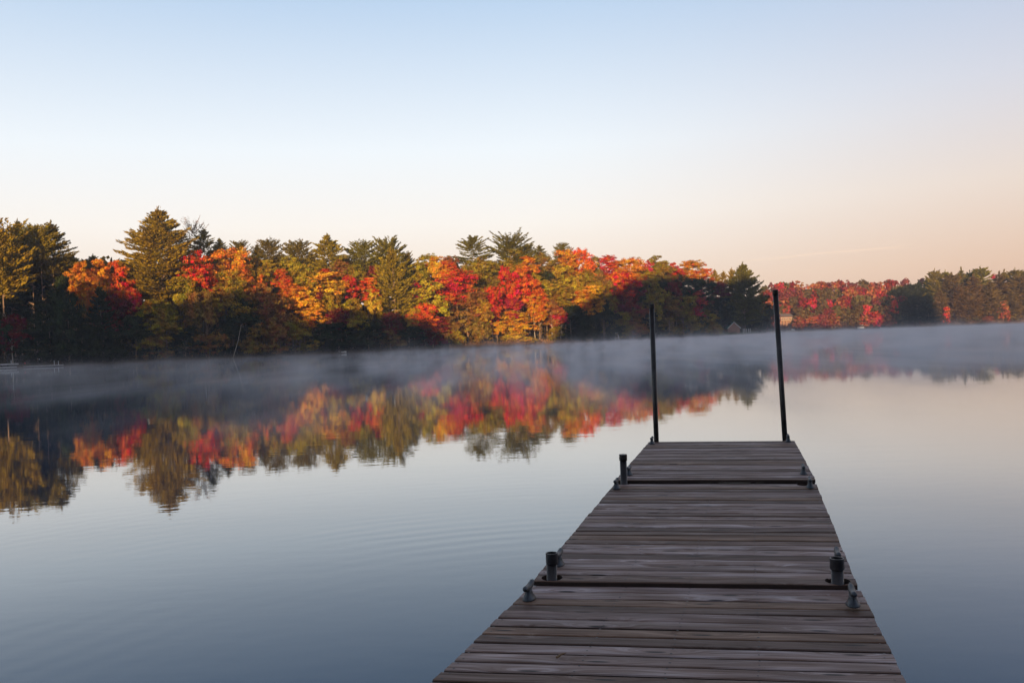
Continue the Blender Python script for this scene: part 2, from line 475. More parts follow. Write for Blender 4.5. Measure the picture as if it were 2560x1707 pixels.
    L(dt.outputs['Value'], fr.inputs[0]); L(fr.outputs[0], b.inputs[0]); L(df.outputs[0], b.inputs[1]); L(gl.outputs[0], b.inputs[2])
    L(b.outputs[0], o.inputs[0])
    return m
RING = on_z(1750, 1900, 0.0)
M_WATER = water_mat()
w = MB()
w.quad((-1500, -60, 0), (1800, -60, 0), (1800, 2200, 0), (-1500, 2200, 0))
wo = w.obj('water', M_WATER); tag(wo, kind='structure')
# ------------------------------------------------------------------ the dock
DECK = {  # section -> near-left, near-right, far-right, far-left corners as (photo x, photo y, height below the eye)
    1: [(1076, 1707, 1.390), (2267, 1707, 1.390), (2152, 1475, 1.428), (1329, 1462, 1.420)],
    2: [(1332, 1451, 1.395), (2143, 1462, 1.395), (2041, 1209, 1.374), (1537, 1208.5, 1.374)],
    3: [(1538, 1200, 1.352), (2039, 1199, 1.352), (1986, 1101, 1.352), (1622.5, 1104.5, 1.352)],
}
def deck_corners(k):
    c = [on_z(x, y, ZC - h) for x, y, h in DECK[k]]
    if k == 1:                             # the first section runs on under the photographer
        for i, j in ((0, 3), (1, 2)):
            d = (c[i] - c[j]); c[i] = c[j] + d * (3.35 / d.length)
    return c
CORN = {k: deck_corners(k) for k in DECK}
def deck_z(k, p):                          # plane height at xy
    a, b, c, d = CORN[k]
    n = (b - a).cross(d - a)
    return a.z - (n.x * (p[0] - a.x) + n.y * (p[1] - a.y)) / n.z
def on_deck(k, px, py):
    a, b, c, d = CORN[k]
    n = (b - a).cross(d - a)
    r_ = ray(px, py); o_ = Vector((0, 0, ZC))
    return o_ + r_ * ((a - o_).dot(n) / r_.dot(n))

HOLES = {2: [(1380, 1443, .062), (2094, 1452, .066), (1560, 1208, .060), (2010, 1211, .060)], 3: []}
def cut_holes(ob, k):
    for (px, py, rr) in HOLES.get(k, []):
        p = on_deck(k, px, py)
        mb = MB(); mb.lathe([(0.0001, -.2), (rr, -.2), (rr, .1), (0.0001, .1)], (p.x, p.y, p.z), 28)
        c = mb.obj('cutter', M_FRAMEWOOD)
        md = ob.modifiers.new('b', 'BOOLEAN'); md.operation = 'DIFFERENCE'; md.solver = 'EXACT'; md.object = c
        dg = bpy.context.evaluated_depsgraph_get(); dg.update()
        me = bpy.data.meshes.new_from_object(ob.evaluated_get(dg))
        ob.modifiers.clear(); ob.data = me
        bpy.data.objects.remove(c, do_unlink=True)
def build_section(k, label):
    a, b, c, d = CORN[k]
    root = empty('dock_section', ((a + b) / 2 - Vector((0, 0, 0.2))), label, 'dock', 'dock sections')
    inv = -root.location
    L = ((d - a).length + (c - b).length) / 2
    n = round(L / 0.129)
    rr = random.Random(40 + k)
    mb = MB(); uvs = []; dark = []
    def P(u, v): return (a * (1 - u) + b * u) * (1 - v) + (d * (1 - u) + c * u) * v
    wts = [rr.uniform(0.96, 1.04) for _ in range(n)]
    tot = sum(wts); acc = 0
    up = Vector((0, 0, 1))
    for i in range(n):
        v0 = acc / tot; acc += wts[i]; v1 = acc / tot
        g0 = rr.uniform(.003, .0115) / L; g1 = rr.uniform(.003, .0115) / L
        v0 += g0; v1 -= g1
        e0, e1 = rr.uniform(-.003, .003), rr.uniform(-.003, .003)
        wid = (b - a).length
        dz = rr.uniform(-.002, .002); tilt = rr.uniform(-.002, .002)
        seg = 10
        ph_ = rr.uniform(0, 6); am_ = rr.uniform(0, .0022)
        bow = [am_ * math.sin(ph_ + s_ * .35) + rr.uniform(-.0003, .0003) for s_ in range(seg + 1)]
        prof = [(0, -.028), (0, -.005), (.03, -.001), (.07, 0), (.5, .0), (.93, 0), (.97, -.001), (1, -.005), (1, -.028)]
        base = len(mb.v)
        uo, vo = rr.uniform(0, 40), rr.uniform(0, 40)
        for s in range(seg + 1):
            u = -e0 / wid + (1 + (e0 + e1) / wid) * s / seg
            for (pv, pz) in prof:
                v = v0 + (v1 - v0) * pv + (bow[s] * .6) / L
                q = P(u, v) + up * (pz + dz + tilt * (pv - .5) * 2 + bow[s])
                mb.v.append(q + inv); uvs.append((uo + u * wid, vo + (v - v0) * L + pz))
        m_ = len(prof)
        for s in range(seg):
            for q in range(m_):
                q2 = (q + 1) % m_
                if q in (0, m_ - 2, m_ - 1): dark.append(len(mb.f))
                mb.f.append((base + s * m_ + q, base + (s + 1) * m_ + q, base + (s + 1) * m_ + q2, base + s * m_ + q2))
        mb.f.append(tuple(base + q for q in range(m_)))
        mb.f.append(tuple(base + seg * m_ + q for q in range(m_))[::-1])
    me = mb.mesh('deck_boards', M_PLANK)
    me.materials.append(M_FRAMEWOOD)                # shade in the gaps, painted as dark timber on the board sides
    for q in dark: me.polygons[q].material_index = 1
    ul = me.uv_layers.new(name='UVMap')
    for lp in me.loops: ul.data[lp.index].uv = uvs[lp.vertex_index]
    o = bpy.data.objects.new('deck_boards', me); o.location = root.location; link(o)
    if HOLES.get(k): cut_holes(o, k)
    o.location = (0, 0, 0); o.parent = root
    sc = MB(); a_ = 0
    acc = 0
    for i in range(n):
        v0 = acc / tot; acc += wts[i]; v1 = acc / tot
        for u in (.018, .3, .5, .7, .982):
            for f_ in (.25, .75):
                q = P(u + rr.uniform(-.004, .004), v0 + (v1 - v0) * (f_ + rr.uniform(-.06, .06))) + up * .0035 + inv
                rr_ = rr.uniform(.004, .0065)
                sc.poly([q + Vector((rr_ * math.cos(j * .785), rr_ * math.sin(j * .785), 0)) for j in range(8)])
    so = sc.obj('screws', M_BLACK, root); so['kind'] = 'stuff'
    # frame: two long rails, two end beams and inner joists under the boards
    fr = MB()
    def beam(u0, v0, u1, v1, h=.14, t=.04, ins=.032):
        p, q = P(u0, v0), P(u1, v1)
        dr = (q - p).normalized(); sd = dr.cross(up).normalized() * (t / 2)
        top = -up * ins; bot = -up * (ins + h)
        fr.hexa([p - sd + bot + inv, p + sd + bot + inv, q + sd + bot + inv, q - sd + bot + inv,
                 p - sd + top + inv, p + sd + top + inv, q + sd + top + inv, q - sd + top + inv])
    for u in (.012, .988): beam(u, .02, u, .98)
    for v in (.0075, .9925): beam(.03, v, .97, v)
    for u in (.3, .5, .7): beam(u, .03, u, .97, .12)
    fr.obj('frame', M_FRAMEWOOD, root)
    return root
build_section(1, 'nearest dock section of weathered boards, running out of the bottom of the picture')
build_section(2, 'middle dock section of weathered boards between the two cross gaps')
build_section(3, 'farthest dock section of weathered boards, ending under the two tall dark poles')

# rubber-free cleats: foot, neck and two horns
def cleat_mesh():
    mb = MB()
    mb.lathe([(.0001, .0), (.039, .0), (.040, .005), (.034, .013), (.026, .026), (.0215, .040), (.0205, .058), (.0001, .064)], (0, 0, 0), 18, 0.9, 1.5)
    pts, rad = [], []
    for i in range(15):
        t = -1 + 2 * i / 14
        pts.append((0, t * .088, .064 + .014 * t * t)); rad.append(.0175 * (1 - .25 * abs(t) ** 3) if abs(t) < .99 else .009)
    mb.tube(pts, rad, 10)
    return mb.mesh('cleat', M_CLEAT, True)
CM = cleat_mesh()
cleats = [(1, 1322.7, 1497, 'on the left rim of the nearest section just before the step'), (1, 2132.4, 1512, 'on the right rim of the nearest section just before the step'),
          (2, 1397.5, 1412, 'half hidden behind the near left short post'), (2, 2095, 1410, 'behind the near right short post, only its horn tip showing'),
          (2, 1541, 1221, 'on the left rim beside the far short post'), (2, 2025.5, 1219, 'on the right rim beside the empty post hole'),
          (3, 1572.7, 1187, 'on the near left corner of the farthest section'), (3, 2009, 1185, 'on the near right corner of the farthest section'),
          (3, 1630, 1109.5, 'at the foot of the left tall pole'), (3, 1970.7, 1104.2, 'at the foot of the right tall pole')]
dock_dir = ((CORN[2][3] + CORN[2][2]) - (CORN[2][0] + CORN[2][1])).normalized()
daz = math.atan2(-dock_dir.x, dock_dir.y)
for i, (k, px, py, where) in enumerate(cleats):
    p = on_deck(k, px, py)
    o = bpy.data.objects.new('dock_cleat', CM); o.location = p + Vector((0, 0, .001)); o.rotation_euler = (0, 0, daz + rnd.uniform(-.03, .03))
    link(o); tag(o, 'grey metal mooring cleat ' + where, 'cleat', 'mooring cleats along the dock')

def post(k, base, top, r, cap_h, cap_r, label, closed=True, group='short dock posts', rust=False):
    root = empty('dock_post', base, label, 'post', group)
    d = top - base; ax = d.normalized()
    mb = MB(); mb.tube([-ax * 1.1, d - ax * cap_h * .5], r, 20); p = mb.obj('pipe', M_POLE, root, True)
    c = MB()
    if closed:
        c.tube([d - ax * cap_h, d - ax * cap_h * .97, d - ax * .006, d, d + ax * .001], [cap_r * .97, cap_r, cap_r, cap_r * .93, cap_r * .5], 20)
    else:
        c.lathe([(r * .98, -cap_h), (cap_r * .98, -cap_h), (cap_r, -cap_h * .96), (cap_r, -.003), (cap_r * .97, 0), (cap_r * .83, 0), (cap_r * .80, -.004), (cap_r * .80, -.045), (.0001, -.046)], tuple(d), 28)
    c.obj('coupling', M_METAL if not closed else M_POLE, root, False)
    return root
def base_top(k, px, py, tx, ty):
    b = on_deck(k, px, py)
    return b, at_y(tx, ty, b.y)
b, t_ = base_top(2, 1379.7, 1443, 1379.2, 1381); post(2, b, t_, .0305, .064, .0355, 'short dark post with open coupling, near left on the middle dock section', False)
b, t_ = base_top(2, 2094, 1452, 2092, 1394); post(2, b, t_, .0335, .060, .0385, 'short dark post with open coupling near right on the middle dock section', False)
b, t_ = base_top(2, 1560, 1208, 1557.5, 1135); post(2, b, t_, .0315, .058, .037, 'taller stub post with scuffed collar at the far left of the middle section', True)
b, t_ = base_top(3, 1641, 1103.5, 1628.9, 760); post(3, b, t_, .031, .055, .0345, 'left one of two tall dark poles at the dock end, the shorter', True, 'tall poles at the dock end')
b, t_ = base_top(3, 1962.5, 1099, 1938, 724.5); post(3, b, t_, .032, .058, .036, 'right one of two tall dark poles at the dock end, the taller', True, 'tall poles at the dock end')
# fallen twig lying on the boards
pa, pb = on_deck(1, 1392, 1647), on_deck(1, 1415, 1636)
tw = MB(); tw.tube([pa + Vector((0, 0, .008)), (pa + pb) / 2 + Vector((0, 0, .012)), pb + Vector((0, 0, .009))], [.006, .0045, .002], 6)
o = tw.obj('twig', M_TWIG); tag(o, 'small brown twig lying on the nearest dock boards', 'twig')

# ------------------------------------------------------------------ tree meshes
def rv(r): 
    while True:
        v = Vector((r.uniform(-1, 1), r.uniform(-1, 1), r.uniform(-1, 1)))
        if 0.05 < v.length < 1: return v.normalized()
def leafquad(mb, p, nrm, s, r, asp=1.0):
    a = nrm.cross(rv(r))
    if a.length < 1e-3: a = Vector((1, 0, 0))
    a.normalize(); b = nrm.cross(a).normalized()
    a = a * s * r.uniform(.6, 1.2) * asp; b = b * s * r.uniform(.5, 1.0)
    n = len(mb.v)
    mb.v += [p - a, p + b * .8 - a * .2, p + a, p - b * .9 + a * .1]
    mb.f.append((n, n + 1, n + 2, n + 3))
def broad_crown(seed, asp=1.15, nl=17, leaves=9500, size=.044, open_=0.0, ragged=.25):
    """crown in [-1,1]^2 x [0,1]; asp = real height / full width"""
    r = random.Random(seed); mb = MB(); HH = 2 * asp
    lumps = []
    for i in range(nl):
        z = r.uniform(.16, .9)
        env = math.sin(math.pi * min(1, max(0, (z * .86 + .12)))) ** .55
        a = r.uniform(0, 2 * math.pi); rad = env * r.uniform(.25, .78)
        s = r.uniform(.24, .46) * (1.1 - .35 * z)
        lumps.append((Vector((rad * math.cos(a), rad * math.sin(a), z * HH)), s, r.uniform(.7, 1.0)))
    lumps.append((Vector((0, 0, HH * .82)), .36, .9)); lumps.append((Vector((.1, 0, HH * .5)), .6, 1))
    wsum = sum(l[1] ** 2 for l in lumps)
    for c, s, fl in lumps:
        k = int(leaves * s * s / wsum)
        # sub-clumps on the lump's skin
        nsub = max(5, int(34 * s))
        subs = []
        for _ in range(nsub):
            d = rv(r)
            if d.z < -.35: d.z *= -.6
            d.normalize()
            subs.append((c + Vector((d.x * s, d.y * s, d.z * s * fl)) * r.uniform(.75, 1.12 + ragged * .5), d, r.uniform(.10, .22) * (0.6 + s)))
        for _ in range(k):
            p0, d, ss = subs[r.randrange(nsub)]
            off = rv(r) * ss * (r.random() ** .5)
            off.z *= .55
            nrm = (d + rv(r) * .75 + Vector((0, 0, .25))).normalized()
            leafquad(mb, p0 + off, nrm, size, r)
    for v in mb.v: v.z /= HH
    zs = sorted(v.z for v in mb.v); lo, hi = zs[int(len(zs) * .002)], zs[int(len(zs) * .999)]
    xs = sorted(abs(v.x) for v in mb.v); mx = xs[int(len(xs) * .965)]
    for v in mb.v: v.z = (v.z - lo) / (hi - lo); v.x /= mx; v.y /= mx
    return mb.mesh('crown', M_LEAF)
def pine_crown(seed, asp=1.3, prof='cone', nb=90, tufts=26, size=.045, rise=.35, jit=.3):
    r = random.Random(seed); mb = MB(); HH = 2 * asp
    P = {'cone': [(0, .55), (.08, .85), (.2, 1), (.45, .82), (.7, .52), (.88, .26), (1, .06)],
         'round': [(0, .45), (.15, .9), (.35, 1), (.6, .92), (.8, .72), (.93, .45), (1, .15)],
         'flat': [(0, .3), (.12, .8), (.3, 1), (.42, .55), (.55, .9), (.75, .85), (.9, .6), (1, .2)],
         'narrow': [(0, .7), (.15, 1), (.4, .85), (.7, .5), (.9, .25), (1, .05)]}[prof]
    def wz(t):
        for (a, wa), (b, wb) in zip(P, P[1:]):
            if t <= b: return wa + (wb - wa) * (t - a) / (b - a)
        return .1
    nt_ = max(9, int(nb / 6))
    for i in range(nb):
        tier = r.randrange(nt_)
        t = (tier + r.uniform(-jit, jit)) / (nt_ - 1) * .97; t = min(.985, max(.0, t))
        L = wz(t) * r.uniform(.62, 1.0) * (1 if r.random() > .12 else 1.12)
        a = r.uniform(0, 2 * math.pi)
        el0 = rise * (.15 + 1.6 * t ** 1.5) + r.uniform(-.08, .1)
        curl = r.uniform(.05, .35)
        dirh = Vector((math.cos(a), math.sin(a), 0)); side = Vector((-math.sin(a), math.cos(a), 0))
        start = .25 if t < .75 else .05
        k = max(6, int(tufts * (L + .25)))
        for j in range(k):
            s = start + (1 - start) * (j + r.random()) / k
            sp = L * s
            hz = t * HH * .96 + math.tan(min(1.2, el0)) * sp + curl * sp * sp - .10 * (1 - t) * sp
            wv = .17 * L * math.sin(math.pi * min(1, .12 + s * .86)) + .02
            p = dirh * sp + side * r.uniform(-wv, wv) + Vector((0, 0, hz + r.uniform(-.018, .045)))
            # needles sweep outward and up
            d = (dirh * r.uniform(.4, 1) + side * r.uniform(-.7, .7) + Vector((0, 0, r.uniform(.1, .8)))).normalized()
            nrm = d.cross(rv(r)).normalized()
            if nrm.z < 0: nrm = -nrm
            b_ = nrm.cross(d).normalized() * size * r.uniform(.35, .6)
            d = d * size * r.uniform(1.1, 1.9)
            n = len(mb.v)
            mb.v += [p - d * .5 - b_ * .6, p + b_, p + d, p - b_]
            mb.f.append((n, n + 1, n + 2, n + 3))
    # leader
    for j in range(26):
        z = HH * r.uniform(.9, 1.02)
        d = (Vector((r.uniform(-.5, .5), r.uniform(-.5, .5), 1))).normalized() * size * 1.5
        b_ = d.cross(rv(r)).normalized() * size * .4; p = Vector((r.uniform(-.03, .03), r.uniform(-.03, .03), z))
        n = len(mb.v); mb.v += [p - d * .5 - b_, p - d * .5 + b_, p + d + b_ * .3, p + d - b_ * .3]; mb.f.append((n, n + 1, n + 2, n + 3))
    zs = sorted(v.z for v in mb.v); lo, hi = zs[int(len(zs) * .002)], zs[int(len(zs) * .9985)]
    xs = sorted(abs(v.x) for v in mb.v); mx = xs[int(len(xs) * .955)]
    for v in mb.v: v.z = (v.z - lo) / (hi - lo); v.x /= mx; v.y /= mx
    return mb.mesh('crown', M_NEEDLE)
def trunk_mesh(seed, kind='broad', mat=None, rad=.05):
    """unit trunk: z 0..1 is ground to tree top, x/y in crown half widths"""
    r = random.Random(seed); mb = MB()
    bx, by = r.uniform(-.12, .12), r.uniform(-.12, .12)
    top = .95 if kind == 'pine' else .72
    pts, rr_ = [], []
    for i in range(9):
        t = i / 8
        pts.append(Vector((bx * math.sin(t * 3.0) , by * math.sin(t * 2.4), t * top)))
        rr_.append(rad * (1.15 if i == 0 else 1) * (1 - t * .82))
    mb.tube(pts, rr_, 7)
    nlimb = 22 if kind == 'pine' else 9
    for i in range(nlimb):
        t = r.uniform(.22, .93) if kind == 'pine' else r.uniform(.35, .95)
        k = min(7, int(t * 8)); p = pts[k].lerp(pts[k + 1], t * 8 - k)
        a = r.uniform(0, 6.283); L = r.uniform(.25, .6) * (1 - t * .5)
        zz = r.uniform(-.01, .03) if kind == 'pine' else r.uniform(.06, .16)
        d = Vector((math.cos(a) * L, math.sin(a) * L, zz))
        R0 = rad * (1 - t * .82)
        mb.tube([p, p + d * .5 + Vector((0, 0, zz * .1)), p + d], [R0 * .38, R0 * .24, R0 * .08], 5, False)
    return mb.mesh('trunk', mat or M_BARK, True)

BROAD = [broad_crown(100 + i, asp=[1.0, 1.2, .9, 1.35, 1.1, 1.5, 1.0, 1.25][i], nl=[17, 20, 15, 22, 18, 20, 24, 14][i]) for i in range(8)]
FARB = [broad_crown(200 + i, asp=1.0 + .15 * (i % 3), nl=10, leaves=2000, size=.10) for i in range(5)]
P_BIG = pine_crown(7, 1.35, 'cone', 380, 80, .036, .34, .42)
PINE = [pine_crown(300, 1.2, 'cone', 190, 60, .046, .34), pine_crown(301, 1.1, 'round', 180, 60, .046, .5), pine_crown(302, 1.3, 'cone', 190, 55, .045, .42),
        pine_crown(303, .9, 'round', 150, 60, .055, .6), pine_crown(304, 1.2, 'narrow', 200, 50, .05, .12)]
P_SPARSE = [pine_crown(310, 1.0, 'cone', 90, 110, .042, .75, .25), pine_crown(311, 1.0, 'flat', 110, 100, .042, .7, .25)]
P_DEAD = pine_crown(320, 1.2, 'round', 90, 26, .04, .7)
FARP = [pine_crown(400 + i, 2.0, ['cone', 'round', 'narrow', 'round'][i], 230, 44, .085, .3) for i in range(4)]
TR_B = [trunk_mesh(500 + i, 'broad') for i in range(4)]
TR_BP = [trunk_mesh(520 + i, 'broad', M_PALEBARK, .04) for i in range(2)]
TR_P = [trunk_mesh(510 + i, 'pine', None, .045) for i in range(4)]

COLORS = {  # name -> (albedo, words)
    'red': ((.56, .060, .020), 'scarlet'), 'redorange': ((.58, .12, .02), 'red-orange'), 'orange': ((.60, .22, .02), 'orange'),
    'gold': ((.66, .34, .025), 'golden yellow'), 'yellow': ((.50, .31, .03), 'yellow'), 'yellowgreen': ((.36, .26, .02), 'yellow-green'),
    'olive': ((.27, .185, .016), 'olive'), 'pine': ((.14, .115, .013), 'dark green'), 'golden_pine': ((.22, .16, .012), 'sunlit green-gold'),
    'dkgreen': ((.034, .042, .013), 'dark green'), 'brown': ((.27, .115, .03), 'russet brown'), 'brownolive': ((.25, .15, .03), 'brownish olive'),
    'maroon': ((.19, .022, .018), 'dark maroon'), 'crimson': ((.46, .032, .036), 'crimson'), 'deadpine': ((.16, .10, .055), 'thin grey-brown'),
    'farpine': ((.12, .075, .028), 'brownish green'), 'farred': ((.20, .045, .045), 'dusky red'), 'rust': ((.34, .11, .05), 'rust'), 'farolive': ((.12, .085, .035), 'dull olive')}
TREES = []
def ground_at(p):
    return land_h(p.x, p.y)
def plant(kind, x, yt, yb, hw, layer, colr, pale=False, mesh=None, note='', lean=0.0, far=False):
    Y = shore_Y(x) + layer
    top = at_y(x, yt, Y); bot = at_y(x, yb, Y)
    pxm = Y / F
    g = ground_at(top)
    hwm = hw * pxm * (1.09 if kind == 'broad' else 1.0)
    root = empty({'pine': 'pine_tree', 'broad': 'autumn_tree', 'spruce': 'spruce_tree'}[kind], (top.x, top.y, g))
    i = len(TREES)
    zb = max(bot.z, g + .15)
    if mesh is None:
        if kind == 'broad': mesh = (FARB if far else BROAD)[rnd.randrange(5 if far else 8)]
        elif kind == 'spruce': mesh = PINE[4]
        else: mesh = (FARP[rnd.randrange(4)] if far else PINE[rnd.randrange(4)])
    c = bpy.data.objects.new('crown', mesh)
    c.location = (0, 0, zb - g); c.scale = (hwm * (1 if rnd.random() < .5 else -1), hwm, top.z - zb)
    c.rotation_euler = (0, 0, rnd.uniform(0, 6.28))
    al = COLORS[colr][0]; j = rnd.uniform(.88, 1.12)
    c.color = (al[0] * j, al[1] * j * rnd.uniform(.9, 1.1), al[2] * j, 1)
    link(c, root)
    tm = (TR_P if kind != 'broad' else (TR_BP if pale else TR_B))
    t = bpy.data.objects.new('trunk', tm[rnd.randrange(len(tm))])
    ts = min(hwm, 4.5)
    t.scale = (ts, ts, (top.z - g) * .98); t.rotation_euler = (0, 0, rnd.uniform(0, 6.28)); t.location = (0, 0, -.15)
    link(t, root)
    TREES.append(dict(o=root, kind=kind, x=x, yt=yt, hw=hw, h=yb - yt, layer=layer, col=colr, note=note, far=far))
    return root
B, PN, SP = 'broad', 'pine', 'spruce'
